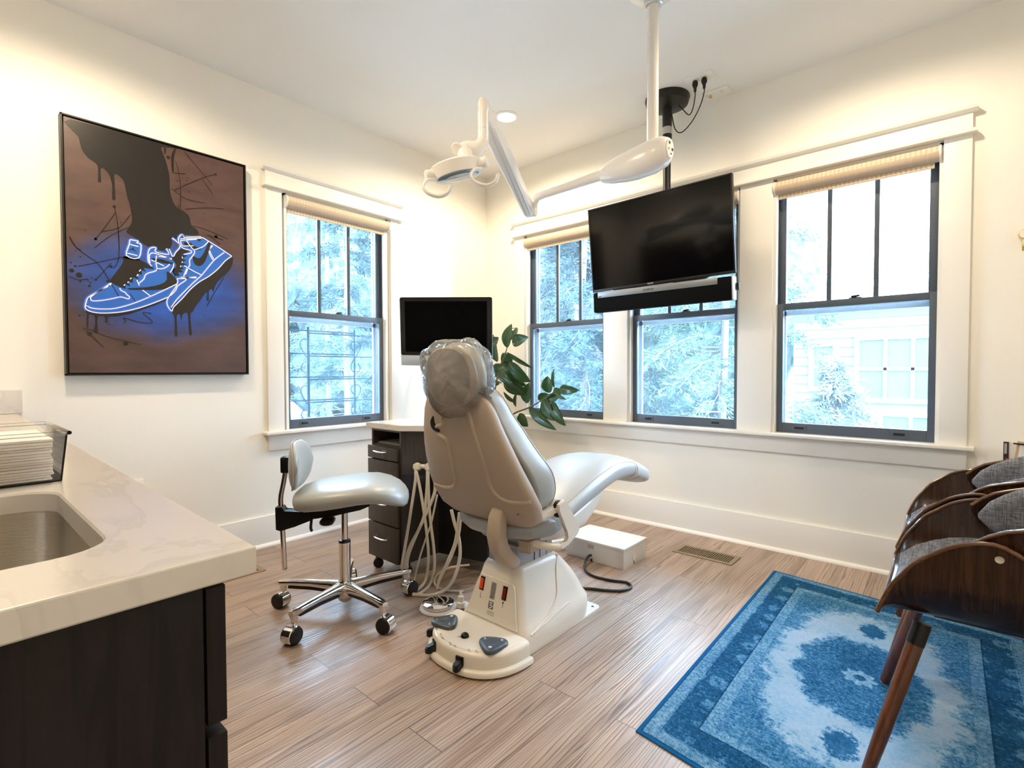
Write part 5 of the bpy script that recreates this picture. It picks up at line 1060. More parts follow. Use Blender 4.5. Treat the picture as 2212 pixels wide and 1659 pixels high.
# foot controls
def tri_pad(cx, cy, R_, rot, z, nums, name):
    b = bmesh.new(); rg = []
    for s_, h in ((1, 0), (1.02, .004), (1, .010), (.93, .014), (.6, .0165), (.3, .015), (.15, .013)):
        o = []
        for k in range(36):
            t = 2*math.pi*k/36; rr = R_*s_*(.84+.13*math.cos(3*t)*(1 if s_ > .5 else .3)+.02*math.cos(6*t)); o.append(Vector((cx+rr*math.cos(t+rot), cy+rr*math.sin(t+rot), z+h)))
        rg.append(o)
    loft(b, rg); p = obj(name, b, PADGREY, DC, sharp=60)
    for k, s_ in enumerate(nums):
        t = rot+2*math.pi*k/3; q = Vector((cx+R_*.62*math.cos(t), cy+R_*.62*math.sin(t), z+.0166))
        rad = Vector((math.cos(t), math.sin(t), 0)); tg = Vector((-rad.y, rad.x, 0))
        if s_ == 'o':
            b = prism(bmesh.new(), [q+rad*.007, q+tg*.007, q+tg*.005-rad*.007, q-tg*.005-rad*.007, q-tg*.007], Zv*.0006)
        else: b = text_bm(s_, .020, q, -Xv*.6-Yv*.5, -Yv*.7+Xv*.4) if False else text_bm(s_, .020, q, (.7, .7, 0), (-.7, .7, 0))
        obj('pad_symbol', b, LIGHTINK, p)
    return p
tri_pad(1.742, -2.045, .060, math.radians(100), .0845, ['o', '1', '2'], 'foot_pad')
tri_pad(1.998, -2.045, .060, math.radians(60), .0845, ['8', '3', 'o'], 'foot_pad')
obj('sensor_dome', LA([(.016, 0), (.016, .004), (.0135, .010), (.008, .014), (.001, .015)], (1.872, -2.065, .085)), BLACK, DC)
b = bmesh.new(); R = random.Random(2)
for x, y in ((1.79, -2.115), (1.815, -2.128), (1.745, -2.098), (1.868, -2.136), (1.895, -2.137), (1.955, -2.122), (1.98, -2.110)):
    tube(b, [(x-.010, y+.002, .0853), (x-.004, y+.006, .0853), (x, y-.003, .0853), (x+.009, y+.001, .0853)], .0007, 4)
tube(b, [(1.852, -2.085, .0853), (1.858, -2.078, .0853)], .001, 4); lathe(b, [(.004, .0), (.004, .0008)], (1.861, -2.075, .085), N=10)
obj('deck_symbols', b, INK, DC)
for a in (212, 246, 283):
    t = math.radians(a); c_ = Vector((XC+.003+.212*math.copysign(abs(math.cos(t))**(2/2.35), math.cos(t)), -1.935-.222*abs(math.sin(t))**(2/2.35), 0)); n_ = Vector((math.cos(t), math.sin(t), 0)); w = Vector((-n_.y, n_.x, 0))
    c_ += -n_*.004
    b = prism(bmesh.new(), [c_+w*s_+n_*q+Zv*.022 for s_, q in ((-.013, -.002), (-.013, .022), (-.010, .031), (0, .036), (.010, .031), (.013, .022), (.013, -.002))], Zv*.034, bev=.003)
    for v in b.verts:
        if v.co.z > .045: v.co.z -= max(0, (v.co-c_).dot(n_))*.25
    prism(b, [c_+w*s_+n_*q+Zv*.036 for s_, q in ((-.016, -.003), (-.016, .003), (.016, .003), (.016, -.003))], Zv*.03)
    obj('toe_lever', b, BLACK, DC)

# seat: sections along y  (y, halfwidth, ztop, zbottom)
SS = [(-1.86, .10, .520, .470), (-1.85, .17, .530, .460), (-1.80, .215, .545, .455), (-1.70, .226, .565, .468), (-1.58, .222, .605, .490), (-1.46, .214, .636, .512), (-1.34, .204, .660, .535), (-1.22, .193, .672, .552), (-1.10, .181, .664, .550), (-1.00, .170, .642, .538), (-.92, .160, .618, .510), (-.86, .152, .596, .490), (-.82, .143, .580, .484), (-.803, .125, .568, .488), (-.797, .09, .556, .500)]
def secring(y, hw, zt, zb, n=2.9, N=36, crown=.010):
    o = []; zc = (zt+zb)/2; h = (zt-zb)/2
    for k in range(N):
        t = 2*math.pi*k/N; cs, sn = math.cos(t), math.sin(t)
        x = hw*math.copysign(abs(cs)**(2/n), cs); z = h*math.copysign(abs(sn)**(2/n), sn); o.append(Vector((XC+x, y, zc+z+(crown*(1-(x/hw)**2) if sn > 0 else 0)-crown*.3)))
    return o
ss2 = []
for i in range(len(SS)-1):
    for j in range(3):
        a_ = [SS[max(0, i-1)], SS[i], SS[i+1], SS[min(len(SS)-1, i+2)]]; f = j/3
        ss2.append(tuple(.5*((2*a_[1][q])+(a_[2][q]-a_[0][q])*f+(2*a_[0][q]-5*a_[1][q]+4*a_[2][q]-a_[3][q])*f*f+(3*a_[1][q]-a_[0][q]-3*a_[2][q]+a_[3][q])*f**3) for q in range(4)))
ss2.append(SS[-1])
st_ = obj('seat_cushion', loft(bmesh.new(), [secring(*s_) for s_ in ss2]), VINYL_LEG, DC, sharp=75)
def seat_pt(y, fx):   # point on the seat top at fraction fx of the halfwidth
    for i in range(len(ss2)-1):
        if ss2[i][0] <= y <= ss2[i+1][0]:
            f = (y-ss2[i][0])/(ss2[i+1][0]-ss2[i][0]); s_ = [ss2[i][q]+(ss2[i+1][q]-ss2[i][q])*f for q in range(4)]; break
    else: s_ = ss2[-1]
    hw, zt, zb = s_[1], s_[2], s_[3]; x = hw*fx; n = 2.9; sn = (1-abs(fx)**n)**(1/n); return Vector((XC+x, y, (zt+zb)/2+(zt-zb)/2*sn+.010*(1-fx*fx)-.003+.0008))
for sg in (-1, 1): obj('seam', T([seat_pt(y, sg*.90) for y in [(-1.84+.06*k) for k in range(17)]], .0016, 5, 2), STITCH, st_)
obj('foot_cover', loft(bmesh.new(), [[p+(p-Vector((XC, s_[0], (s_[2]+s_[3])/2)))*.035+Yv*(.008 if i > 3 else 0) for p in secring(*s_)] for i, s_ in enumerate([q for q in ss2 if q[0] > -1.02])]), FILM2, st_, sharp=75)
for y in (-1.015, -.955): obj('cover_band', loft(bmesh.new(), [secring(y+dy, *[(v+(.006 if q < 2 else -.006)) for q, v in enumerate([next(s_ for s_ in ss2 if s_[0] >= y)[k] for k in (1, 2, 3)])]) for dy in (0, .004)]), WHITE2, st_)
# white under shell
US = [(-1.80, .15, .470, .415), (-1.72, .188, .480, .400), (-1.60, .185, .497, .395), (-1.48, .172, .520, .402), (-1.40, .160, .535, .432), (-1.33, .150, .550, .475), (-1.29, .140, .558, .505)]
obj('under_shell', loft(bmesh.new(), [secring(*u, n=5, crown=0) for u in US]), WHITE_PLASTIC, DC, sharp=45)
obj('undercover', loft(bmesh.new(), [secring(*u, n=4, crown=0) for u in ((-1.95, .10, .50, .455), (-1.90, .20, .52, .445), (-1.80, .232, .53, .44), (-1.66, .18, .52, .43))]), UNDERCOVER, DC, sharp=45)

# backrest: horizontal rings going up (z, halfwidth, y of the rear edge, rearward bulge, thickness)
def back_ring(z, hw, ye, bul, th, n=2.6, N=56):
    o = []
    for k in range(N):
        t = 2*math.pi*k/N; cs, sn = math.cos(t), math.sin(t)
        x = hw*math.copysign(abs(cs)**(2/n), cs); d = abs(sn)**(2/n)
        y = ye+th*d if sn > 0 else ye-bul*d
        o.append(Vector((XC+x, y, z)))
    return o
BS = [(.505, .15, -1.900, .030, .03), (.515, .215, -1.908, .040, .035), (.545, .262, -1.925, .046, .04), (.606, .278, -1.955, .048, .045), (.673, .268, -1.990, .046, .045), (.759, .245, -2.030, .043, .045), (.82, .227, -2.054, .040, .045), (.88, .208, -2.074, .036, .04), (.957, .182, -2.092, .030, .035), (.995, .162, -2.100, .024, .03), (1.018, .13, -2.104, .016, .025), (1.026, .08, -2.105, .010, .02)]
bs2 = []
for i in range(len(BS)-1):
    for j in range(3): f = j/3; bs2.append(tuple(BS[i][q]+(BS[i+1][q]-BS[i][q])*f for q in range(5)))
bs2.append(BS[-1])
sh_ = obj('back_shell', loft(bmesh.new(), [back_ring(*s_, n=3.6) for s_ in bs2]), SHELL, DC, sharp=50)
def rear(x, z, off=0.):
    for i in range(len(BS)-1):
        if BS[i][0] <= z <= BS[i+1][0]:
            f = (z-BS[i][0])/(BS[i+1][0]-BS[i][0]); s_ = [BS[i][q]+(BS[i+1][q]-BS[i][q])*f for q in range(5)]; break
    else: s_ = BS[0] if z < BS[0][0] else BS[-1]
    fx = min(.985, abs(x-XC)/s_[1]); return Vector((x, s_[2]-s_[3]*(1-fx**3.6)**(1/3.6)-off, z))
for pts in RIDGES: obj('shell_ridge', T([rear(x, z, -.001) for x, z in pts], .0085, 8, 5), SHELL, sh_)
hl = [rear(x, z, -.0005) for x, z in SLOT]; obj('grip_slot_shade', T(hl, [.003, .010, .013, .010, .004], 10, 4, flat=(1, 1)), DARKIN, sh_)  # black tube on the shell stands for the shade in the handle hole
for x, z in ((1.655, .575), (2.075, .575), (1.985, .985)): obj('screw', LA([(.009, 0), (.009, .003), (.004, .001)], rear(x, z, 0), (0, -1, 0), 14), STEEL, sh_)
PADS = [(.548, .12, -1.870, .02, .03), (.556, .18, -1.880, .02, .075), (.585, .235, -1.898, .02, .125), (.63, .256, -1.915, .02, .165), (.69, .262, -1.945, .02, .190), (.74, .256, -1.972, .02, .188), (.79, .240, -2.000, .02, .170), (.84, .220, -2.022, .02, .160), (.89, .202, -2.040, .02, .143), (.94, .184, -2.058, .02, .122), (.99, .170, -2.074, .02, .106), (1.025, .152, -2.085, .02, .088), (1.045, .12, -2.09, .018, .060), (1.052, .06, -2.09, .012, .02)]
ps2 = []
for i in range(len(PADS)-1):
    a_ = [PADS[max(0, i-1)], PADS[i], PADS[i+1], PADS[min(len(PADS)-1, i+2)]]
    for j in range(3):
        f = j/3; ps2.append(tuple(.5*((2*a_[1][q])+(a_[2][q]-a_[0][q])*f+(2*a_[0][q]-5*a_[1][q]+4*a_[2][q]-a_[3][q])*f*f+(3*a_[1][q]-a_[0][q]-3*a_[2][q]+a_[3][q])*f**3) for q in range(5)))
ps2.append(PADS[-1])
pd = obj('back_cushion', loft(bmesh.new(), [back_ring(*s_, n=3.7) for s_ in ps2]), VINYL, DC, sharp=75)
for sg in (-1, 1):
    P = []
    for s_ in ps2[3:-3]:
        z, hw, ye, bu, th = s_; q_ = .62; P.append(Vector((XC+sg*(hw*(1-q_**3.7)**(1/3.7)+.0006), ye+th*q_, z)))
    obj('seam', T(P, .0017, 5), STITCH, pd)
# headrest
HR = Vector((1.885, -2.135, 1.082)); hu = Vector((0, -.10, 1)).normalized(); hn = Vector((0, -1, -.10)).normalized()
def oval(c, w, h, n=2.3, N=36, sh=0): return ring(c, Xv*w, hu*h, n, N)
hs = obj('headrest_shell', loft(bmesh.new(), [oval(HR-hn*.012, .120, .104), oval(HR+hn*.004, .127, .111), oval(HR+hn*.018, .126, .110), oval(HR+hn*.025, .119, .103), oval(HR+hn*.021, .109, .093), oval(HR+hn*.026, .06, .05), oval(HR+hn*.027, .02, .02)]), SHELL, DC, sharp=60)
obj('headrest_cushion', loft(bmesh.new(), [oval(HR-hn*.010, .100, .090), oval(HR-hn*.018, .118, .112), oval(HR-hn*.040, .124, .122), oval(HR-hn*.065, .114, .114), oval(HR-hn*.085, .09, .09), oval(HR-hn*.093, .045, .045)]), VINYL, DC, sharp=75)
obj('headrest_bracket', loft(bmesh.new(), [ring((1.875, -2.085, z), Xv*.05, Yv*.018, 3, 16) for z in (.93, 1.06)]), SHELL, DC)
obj('headrest_screw', LA([(.005, 0), (.005, .004)], HR+hn*.030+Xv*(-.005), tuple(hn), 10), BRASS, hs)
b = bmesh.new(); N1, N2 = 56, 34; rows = []
for i in range(N2+1):
    ph = -math.pi/2+math.pi*i/N2; row = []
    for j in range(N1):
        th = 2*math.pi*j/N1; cx_, cz_, cy_ = math.cos(ph)*math.cos(th), math.sin(ph), math.cos(ph)*math.sin(th)
        p = 2.7; k_ = (abs(cx_)**p+abs(cy_)**p+abs(cz_)**p)**(-1/p)
        v = Vector((cx_*k_*.143, cy_*k_*.086, cz_*k_*.138))
        # gathered towards the bottom, pulled out to a corner at the upper left
        v.x *= 1-.20*max(0, -v.z/.146); 
        w = max(0, (-v.x/.143))*max(0, v.z/.138); v.x -= .115*w**1.6; v.z -= .02*w; v.y -= .02*w
        w = max(0, (v.x/.158))*max(0, -v.z/.146); v.x += .03*w**1.3; v.y += .02*w
        nz = noise.noise(v*11+Vector((3, 1, 7))); cre = 1-abs(noise.noise(Vector((v.x*16+v.z*6, v.y*9, v.z*5))))*2.2
        d = v.normalized(); row.append(Vector((1.885, -2.105, 1.078))+v+d*(.010*nz+.012*max(0, cre)))
    rows.append(row)
loft(b, rows[1:-1], cap=True)
obj('headrest_bag', b, PLASTIC_FILM, DC, sharp=28)
b = bmesh.new(); kc = Vector((2.025, -2.10, 1.015)); R = random.Random(4)
for k in range(9):
    a_ = R.uniform(0, 6.28); d = Vector((math.cos(a_), R.uniform(-.5, .5), math.sin(a_))).normalized(); s_ = d.cross(Vector((R.uniform(-1, 1), 1, R.uniform(-1, 1)))).normalized(); L = R.uniform(.018, .036)
    prism(b, [kc, kc+d*L+s_*.012, kc+d*L*1.15, kc+d*L-s_*.012], d.cross(s_)*.0012)
obj('bag_knot', b, PLASTIC_FILM, DC, sharp=20)
# side bracket with pivot and armrest hinge on the right
b = prism(bmesh.new(), [(2.055, -1.90, .525), (2.112, -1.90, .535), (2.118, -1.86, .54), (2.118, -1.80, .545), (2.09, -1.79, .545), (2.065, -1.83, .535)], (0, 0, .036), bev=.008); obj('side_bracket', b, WHITE_PLASTIC, DC)
b = bmesh.new(); q = Vector((2.095, -1.79, .563)); lathe(b, [(.001, 0), (.036, 0), (.038, .006), (.036, .012), (.001, .012)], q, (1, 0, 0), 24); pb = obj('pivot_boss', b, WHITE_PLASTIC, DC)
obj('pivot_washer', LA([(.033, .012), (.033, .022), (.02, .022)], q, (1, 0, 0), 24), BLACK, pb)
ab = [(-1.790, .598), (-1.765, .594), (-1.745, .575), (-1.672, .470), (-1.668, .452), (-1.72, .425), (-1.79, .412), (-1.87, .418), (-1.872, .440), (-1.80, .440), (-1.755, .450), (-1.735, .463), (-1.745, .49), (-1.79, .555), (-1.812, .575)]
tri = [(p[0], p[1]) for p in ab]
b = bmesh.new(); b_out = [Vector((2.118, y, z)) for y, z in ((-1.800, .592), (-1.775, .598), (-1.757, .590), (-1.676, .472), (-1.672, .456), (-1.69, .443), (-1.745, .415), (-1.80, .408))]
inn = [Vector((2.118, y, z)) for y, z in ((-1.80, .425), (-1.757, .432), (-1.748, .445), (-1.754, .47), (-1.815, .565), (-1.812, .585))]
prism(b, b_out+inn, (.016, 0, 0), bev=.003); obj('armrest_bracket', b, WHITE_PLASTIC, DC)
obj('armrest_arm', T([(2.124, -1.80, .418), (2.10, -1.84, .425), (2.05, -1.87, .435), (2.0, -1.88, .44)], .015, 10, 4), WHITE_PLASTIC, DC)
obj('arm_clamp', prism(bmesh.new(), [(2.0, -1.90, .395), (2.055, -1.90, .40), (2.06, -1.90, .45), (1.995, -1.90, .45)], (0, .07, 0), bev=.006), SHELL, DC)
obj('hinge_cover', loft(bmesh.new(), [secring(*u, n=3, crown=0) for u in ((-1.93, .02, .50, .46), (-1.92, .06, .52, .43), (-1.86, .115, .53, .42), (-1.79, .125, .52, .42))]), UNDERCOVER, DC, sharp=60)
# curved lift arm cover
b = bmesh.new(); rg = []
for y, z, w, h in ((-1.955, .590, .030, .026), (-1.985, .54, .032, .028), (-1.992, .48, .033, .030), (-1.978, .43, .033, .031), (-1.950, .390, .032, .030), (-1.905, .355, .030, .026), (-1.885, .345, .026, .018)):
    rg.append((Vector((1.970, y, z)), w, h))
rings = []
for i, (c_, w, h) in enumerate(rg):
    t = (rg[min(i+1, len(rg)-1)][0]-rg[max(i-1, 0)][0]).normalized(); nn = Xv.cross(t); rings.append(ring(c_, Xv*w, nn*h, 4, 20))
obj('lift_arm_cover', loft(bmesh.new(), rings), SHELL, DC, sharp=40)
obj('yoke_bar', B(1.86, 1.99, -1.90, -1.80, .44, .50, bev=.01), GREYMETAL, DC)

# ================================================================== foot control, box, cords
r = thing('foot_control', 'round chrome foot control on a white disc beside the chair pedestal', 'foot control', (1.478, -1.86, 0))
obj('disc', LA([(.001, .001), (.085, .001), (.087, .005), (.083, .012), (.001, .013)], (1.478, -1.86, 0), N=40), WHITE2, r)
obj('dome', LA([(.070, .016), (.073, .022), (.072, .030), (.060, .037), (.03, .046), (.001, .048)], (1.478, -1.86, 0), N=40), CHROME, r)
obj('bracket', B(1.515, 1.585, -1.795, -1.745, .001, .014, bev=.005), WHITE2, r)
obj('valve', LA([(.019, 0), (.019, .022), (.014, .026), (.014, .050), (.008, .054), (.006, .070)], (1.566, -1.800, .013), N=18), mat('clear_valve', (.70, .68, .62), .2), r)
hoses = []
LABH = ['cream dental hose crossing in front from the left connector', 'leftmost cream dental hose hanging from the left connector', 'cream dental hose swinging down from the right connector', 'cream dental hose hanging behind the right connector and curving left', 'thick cream hose crossing behind the others to the left', 'thin cream hose crossing behind the right-hand loop', 'thick cream hose looping out from under the chair back', 'straight cream hose hanging under the chair back', 'second straight cream hose hanging under the chair back', 'cream tube coiled on the floor behind the foot control']
for k, pts in enumerate(HOSES):
    hose(pts, (.0078, .0078, .0078, .0078, .0085, .005, .0085, .0065, .006, .0055)[k], LABH[k])
r = thing('junction_box', 'white floor junction box with a black cord, beside the dental chair', 'box', (1.715, -.765, 0))
obj('body', B(1.520, 1.907, -.895, -.632, .0, .104, bev=.0015), WHITEM, r)
obj('lid', B(1.514, 1.913, -.901, -.626, .104, .118, bev=.004), WHITE2, r)
obj('cord_grommet', LA([(.020, 0), (.020, .003), (.012, .005)], (1.70, -.8955, .035), (0, -1, 0), 20), WHITEM, r)
obj('cord_notch', B(1.694, 1.706, -.8975, -.894, .001, .022), INK, r)
obj('side_cap', LA([(.018, 0), (.018, .002)], (1.9075, -.775, .04), (1, 0, 0), 20), WHITE2, r)
obj('side_notch', B(1.9065, 1.9085, -.778, -.773, .001, .018), INK, r)
obj('sticker', B(1.675, 1.715, -.8965, -.8945, .072, .095), LABELM, r)
o = obj('power_cord', T([(1.70, -.897, .035), (1.70, -.93, .037), (1.715, -.985, .020), (1.755, -1.045, .008), (1.83, -1.085, .007), (1.93, -1.075, .007), (2.01, -1.045, .007), (2.052, -1.085, .007), (2.035, -1.150, .007), (1.97, -1.20, .007), (1.90, -1.235, .007), (1.83, -1.30, .007), (1.80, -1.36, .012)], .0068, 10, 8), CORDM); tag(o, 'black power cord looping over the floor from the white junction box to the chair', 'cord')
b = bmesh.new(); P = cr([(1.52, -.80, .045), (1.44, -.86, .035), (1.40, -.95, .03), (1.42, -1.10, .03), (1.55, -1.30, .03), (1.69, -1.40, .035)], 26); rg = []
for i, p in enumerate(P):
    t = (P[min(i+1, len(P)-1)]-P[max(i-1, 0)]).normalized(); a_ = t.cross(Zv).normalized(); rg.append(ring(p, a_*(.024+.0022*(i % 2)), a_.cross(t)*(.024+.0022*(i % 2)), 2, 14))
loft(b, rg); o = obj('corrugated_hose', b, WHITEM, sharp=80); tag(o, 'white corrugated conduit between the junction box and the chair pedestal', 'hose')

# ================================================================== rubber plant
LEAFM = [mat('leaf_green', (.035, .10, .028), .27, spec=.6, coat=.3), mat('leaf_under', (.05, .12, .03), .4)]
r = thing('rubber_plant', 'potted rubber plant with broad glossy leaves in the room corner', 'plant', (.46, -.40, 0))
obj('pot', LA([(.001, .0), (.10, 0), (.105, .01), (.125, .22), (.132, .24), (.118, .24), (.112, .21), (.001, .21)], (.46, -.40, .0)), mat('clay_pot', (.35, .33, .31), .6), r)
obj('soil', LA([(.112, .211), (.001, .216)], (.46, -.40, .0)), BARK, r)
STEMM = mat('plant_stem', (.10, .09, .035), .5)
for k, pts in enumerate(STEMS):
    P = [Vector(p)/1000 for p in pts]
    if k == 0: P.append(Vector((.46, -.40, .21)))
    if k == 3: P.append(Vector((.455, -.395, .21)))
    obj('stem', T(P, [.004, .007, .010] if k == 0 else [.007, .005, .004] if k != 3 else [.007, .009, .011], 8, 5), STEMM, r)
R = random.Random(11)
for B_, T_, w_ in LEAVES:
    b0, t0, wv = Vector(B_)/1000, Vector(T_)/1000, Vector(w_)/1000; L = (t0-b0).length; ax_ = (t0-b0).normalized(); wd = wv.length*.68; ws_ = (wv-ax_*wv.dot(ax_)).normalized(); nr = ax_.cross(ws_)
    if nr.y > 0: nr = -nr
    b = bmesh.new(); NS = 12; G_ = []
    curl = R.uniform(.04, .14)*L; tw = R.uniform(-.25, .25)
    for i in range(NS+1):
        f = i/NS; prof_ = (math.sin(math.pi*min(1, f*1.0)**.85)**.75) if 0 < f < 1 else .02
        if i == NS: prof_ = .02
        c_ = b0+ax_*L*f+nr*curl*math.sin(math.pi*f)
        sd_ = (ws_*math.cos(tw*f)+nr*math.sin(tw*f)); row = []
        for j in range(7):
            g_ = -1+j/3; row.append(b.verts.new(c_+sd_*wd*prof_*g_-nr*(-abs(g_)**1.4)*wd*.28*prof_-nr*wd*.0+nr*(-.002 if j == 3 else 0)))
        G_.append(row)
    for i in range(NS):
        for j in range(6): b.faces.new((G_[i][j], G_[i+1][j], G_[i+1][j+1], G_[i][j+1]))
    bmesh.ops.solidify(b, geom=b.faces[:], thickness=.0012)
    lf = obj('leaf', b, LEAFM[0], r, sharp=70)
    obj('midrib', T([b0+ax_*L*f+nr*(curl*math.sin(math.pi*f)-.0006) for f in [k/8 for k in range(9)]], [.0022, .0016, .0006], 5), STEMM, lf)

# ================================================================== walnut chairs
def hgt(x):
    K = [(-.31, .02), (-.30, .05), (-.285, .092), (-.237, .172), (-.178, .224), (-.118, .251), (-.078, .254), (-.035, .230), (.03, .17), (.10, .10), (.19, .04), (.22, .02)]
    for i in range(len(K)-1):
        if K[i][0] <= x <= K[i+1][0]: f = (x-K[i][0])/(K[i+1][0]-K[i][0]); return K[i][1]+(K[i+1][1]-K[i][1])*f
    return K[-1][1]
CS = [(0, 0), (.06, 0), (.12, .004), (.17, .016), (.205, .040), (.232, .08), (.250, .125), (.262, .175), (.268, .215), (.272, .24)]
def zb_(x): return .436+.20*max(0, -x-.22)**1.2
def seat_surf(x, k, side, off=0.):
    y, z = CS[k]; return Vector((x, side*(y-off*(k > 3)), zb_(x)+z*hgt(x)/.24+off))
def make_chair():
    c = thing('walnut_chair', '', 'chair', (0, 0, 0))
    b = bmesh.new(); rows = []; xs_ = [-.31, -.303, -.295, -.28, -.26, -.235, -.205, -.17, -.13, -.09, -.05, 0, .05, .10, .15, .19, .22]
    for x in xs_:
        rows.append([b.verts.new(seat_surf(x, k, -1)) for k in range(9, 0, -1)]+[b.verts.new(seat_surf(x, k, 1)) for k in range(10)])
    for i in range(len(rows)-1):
        for j in range(len(rows[0])-1): b.faces.new((rows[i][j], rows[i+1][j], rows[i+1][j+1], rows[i][j+1]))
    bmesh.ops.solidify(b, geom=b.faces[:], thickness=.011)
    sh = obj('seat_shell', b, WALNUT, c, sharp=50)
    P = [seat_surf(x, 9, -1)+Vector((0, .001, .001)) for x in xs_[::-1]]+[seat_surf(-.31, k, -1) for k in range(8, 0, -1)]+[seat_surf(-.31, k, 1) for k in range(10)]+[seat_surf(x, 9, 1)+Vector((0, -.001, .001)) for x in xs_[1:]]
    obj('plywood_edge', T(P, .0052, 8, 2), WALNUT_EDGE, sh)
    for s_ in (-1, 1): obj('screw', LA([(.0085, 0), (.0085, .004), (.004, .003)], (-.08, s_*.272, .658), (0, s_, 0), 14), STEEL, sh)
    b = bmesh.new(); rg = []
    for i in range(13):
        x = -.296+.50*i/12; e_ = min(1, .35+min(i, 12-i)*.35); th = .030*e_
        top = [seat_surf(x, k, -1)+Vector((0, .004, .003+th*(1-(k/6)**4*.9))) for k in (6, 5, 4, 3, 2, 1)]+[seat_surf(x, k, 1)+Vector((0, -.004 if k else 0, .003+th*(1-(k/6)**4*.9))) for k in (0, 1, 2, 3, 4, 5, 6)]
        bot = [seat_surf(x, k, 1)+Vector((0, -.003, .0015)) for k in (6, 5, 4, 3, 2, 1, 0)]+[seat_surf(x, k, -1)+Vector((0, .003, .0015)) for k in (1, 2, 3, 4, 5, 6)]
        rg.append(top+bot)
    loft(b, rg)
    uvl = b.loops.layers.uv.new('UVMap')
    obj('seat_pad', b, FABRIC_G, c, sharp=60)
    # wrap-around backrest
    def plan(t, g=0.): # t in -1..1
        a_ = t*math.radians(122); return Vector((.035+(.292-g)*math.cos(a_)**1 if True else 0, (.262-g)*math.copysign(abs(math.sin(a_))**.8, math.sin(a_)) if abs(t) > 0 else 0, 0))
    b = bmesh.new(); rows = []
    for i in range(41):
        t = -1+i/20; p = plan(t); top = .695+.115*(1-abs(t)**2.2); bt = .600-.08*(1-abs(t)**2)
        if abs(t) > .9: m_ = (abs(t)-.9)/.1; mid = .672; top += (mid-top)*m_**2*.8; bt += (mid-bt)*m_**2*.8
        lean = (top-.66)*.25
        rows.append([b.verts.new(p+Vector((lean*(k/5)*math.cos(t*2), 0, bt+(top-bt)*k/5))) for k in range(6)])
    for i in range(40):
        for k in range(5): b.faces.new((rows[i][k], rows[i+1][k], rows[i+1][k+1], rows[i][k+1]))
    top_e = [rows[i][5].co.copy() for i in range(41)]; bmesh.ops.solidify(b, geom=b.faces[:], thickness=.010); bsx = obj('back_shell', b, WALNUT, c, sharp=50)
    obj('plywood_edge', T(top_e, .0052, 8), WALNUT_EDGE, bsx)
    b = bmesh.new(); rg = []
    for i in range(37):
        t = (-1+i/18)*1.0; p = plan(t, .022); e_ = max(.02, (1-abs(t)**9))**.5; top = .712+.115*(1-abs(t)**2.2); bt = .595-.07*(1-abs(t)**2); zc = (top+bt)/2; h = (top-bt)/2*e_
        nrm = Vector((math.cos(t*2.1), math.sin(t*2.1), 0)); rg.append([p-nrm*.008+nrm*(.026*e_*math.cos(q))+Vector((0, 0, zc+h*math.copysign(abs(math.sin(q))**.8, math.sin(q)))) for q in [2*math.pi*k/16 for k in range(16)]])
    loft(b, rg); bc = obj('back_cushion', b, FABRIC_G, c, sharp=70)
    for sx, sy, fx, fy in ((-.22, -.17, -.328, -.268), (-.22, .17, -.335, .272), (.16, -.15, .27, -.25), (.16, .15, .27, .25)):
        t0 = Vector((sx, sy, .424)); f0 = Vector((fx, fy, .013)); d = (f0-t0).normalized()
        lg = obj('leg', T([t0+d*.045, t0+d*.30, f0], [.0195, .018, .0145], 16), LEGWOOD, c)
        obj('leg_ferrule', T([t0-d*.0, t0+d*.060], .0205, 16), BLACK, lg); obj('foot_glide', T([f0-d*.002, f0+d*.004], .013, 12), WHITE2, lg)
    obj('under_plate', B(-.20, .15, -.06, .06, .405, .419, bev=.003), BLACKM, c)
    return c
c1 = make_chair(); c2 = copy_tree(c1)
c1.location = (3.435, -1.487, 0); c2.location = (3.432, -.853, 0)
tag(c1, 'walnut shell chair with grey pads nearest the camera, its round screw visible', 'chair', 'walnut chairs on the blue rug'); tag(c2, 'walnut shell chair with grey pads farther away, next to the window wall', 'chair', 'walnut chairs on the blue rug')

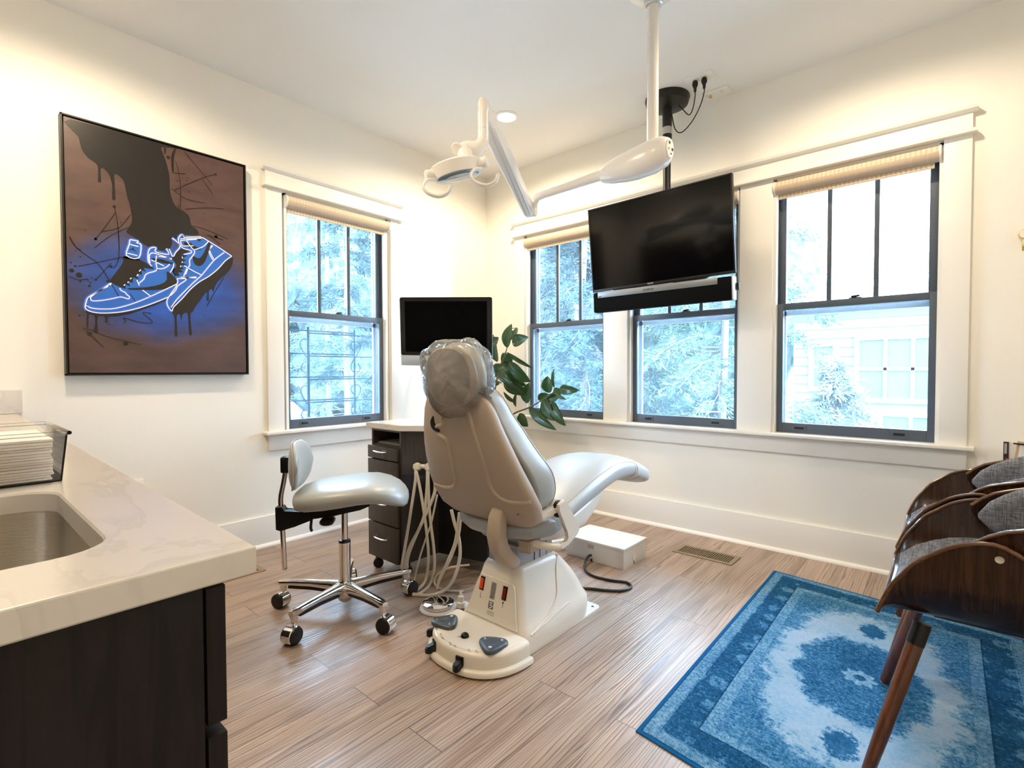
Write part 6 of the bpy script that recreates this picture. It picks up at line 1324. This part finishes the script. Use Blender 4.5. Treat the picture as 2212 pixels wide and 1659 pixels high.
# side table with magazine and clipboard, wall hook
r = thing('side_table', 'low dark side table behind the chairs holding a magazine and clipboard', 'table', (3.60, -.20, 0))
obj('top', B(3.42, 3.80, -.36, -.045, .60, .62, bev=.003), DARKWOOD, r)
for x in (3.44, 3.78):
    for y in (-.34, -.065): obj('leg', B(x-.012, x+.012, y-.012, y+.012, 0, .60), DARKWOOD, r)
r = thing('magazine', 'magazine with a dark spine standing behind the clipboard', 'magazine', (3.50, -.09, .62))
b = B(3.446, 3.62, -.100, -.092, .62, .765); obj('pages', b, WHITE2, r)
obj('cover', B(3.444, 3.462, -.1025, -.1005, .62, .766), mat('magazine_dark', (.03, .025, .03), .4), r); obj('cover_patch', B(3.452, 3.466, -.1035, -.1022, .665, .69), mat('magazine_red', (.55, .03, .03), .4), r)
obj('cover_text', text_bm('MAGAZINE', .014, (3.451, -.1036, .735), (0, 0, 1), (1, 0, 0)) if False else B(3.447, 3.456, -.1035, -.1022, .71, .758), LABELM, r)
r = thing('clipboard', 'wooden clipboard with a printed white sheet leaning behind the far chair', 'clipboard', (3.56, -.13, .62))
def tilt(bm, c, a):
    Mr = Matrix.Rotation(a, 4, 'Y')
    for v in bm.verts: v.co = Mr @ (v.co-Vector(c)) + Vector(c)
    return bm
pc_ = (3.48, -.13, .62)
obj('board', tilt(B(3.470, 3.70, -.132, -.128, .622, .775, bev=.002), pc_, math.radians(7)), mat('clip_wood', (.50, .32, .17), .5), r)
obj('sheet', tilt(B(3.480, 3.69, -.1335, -.1322, .622, .762), pc_, math.radians(7)), WHITE2, r)
b = bmesh.new(); R = random.Random(9)
for k in range(7): bx(b, 3.505+R.uniform(0, .004), 3.54+R.uniform(0, .02), -.1342, -.1336, .635+k*.012, .638+k*.012)
bx(b, 3.495, 3.60, -.1342, -.1336, .740, .743)
obj('print', tilt(b, pc_, math.radians(7)), INK, r)
obj('pen', tilt(T([(3.462, -.137, .763), (3.60, -.137, .765)], .0035, 8), pc_, math.radians(5)), BLACK, r)
r = thing('wall_hook', 'brass wall hook with a round white face at the right edge', 'hook', (3.492, -.02, 1.70))
obj('backplate', LA([(.022, 0), (.022, .020), (.001, .022)], (3.505, -.0, 1.735), (0, -1, 0), 28), BRASS, r)
obj('face', LA([(.0195, .022), (.019, .0235), (.001, .024)], (3.505, 0, 1.735), (0, -1, 0), 28), WHITE2, r)
obj('hook', T([(3.502, -.010, 1.715), (3.500, -.018, 1.69), (3.499, -.030, 1.668), (3.498, -.044, 1.655), (3.498, -.052, 1.668)], [.0055, .005, .004, .004], 10, 5), BRASS, r)
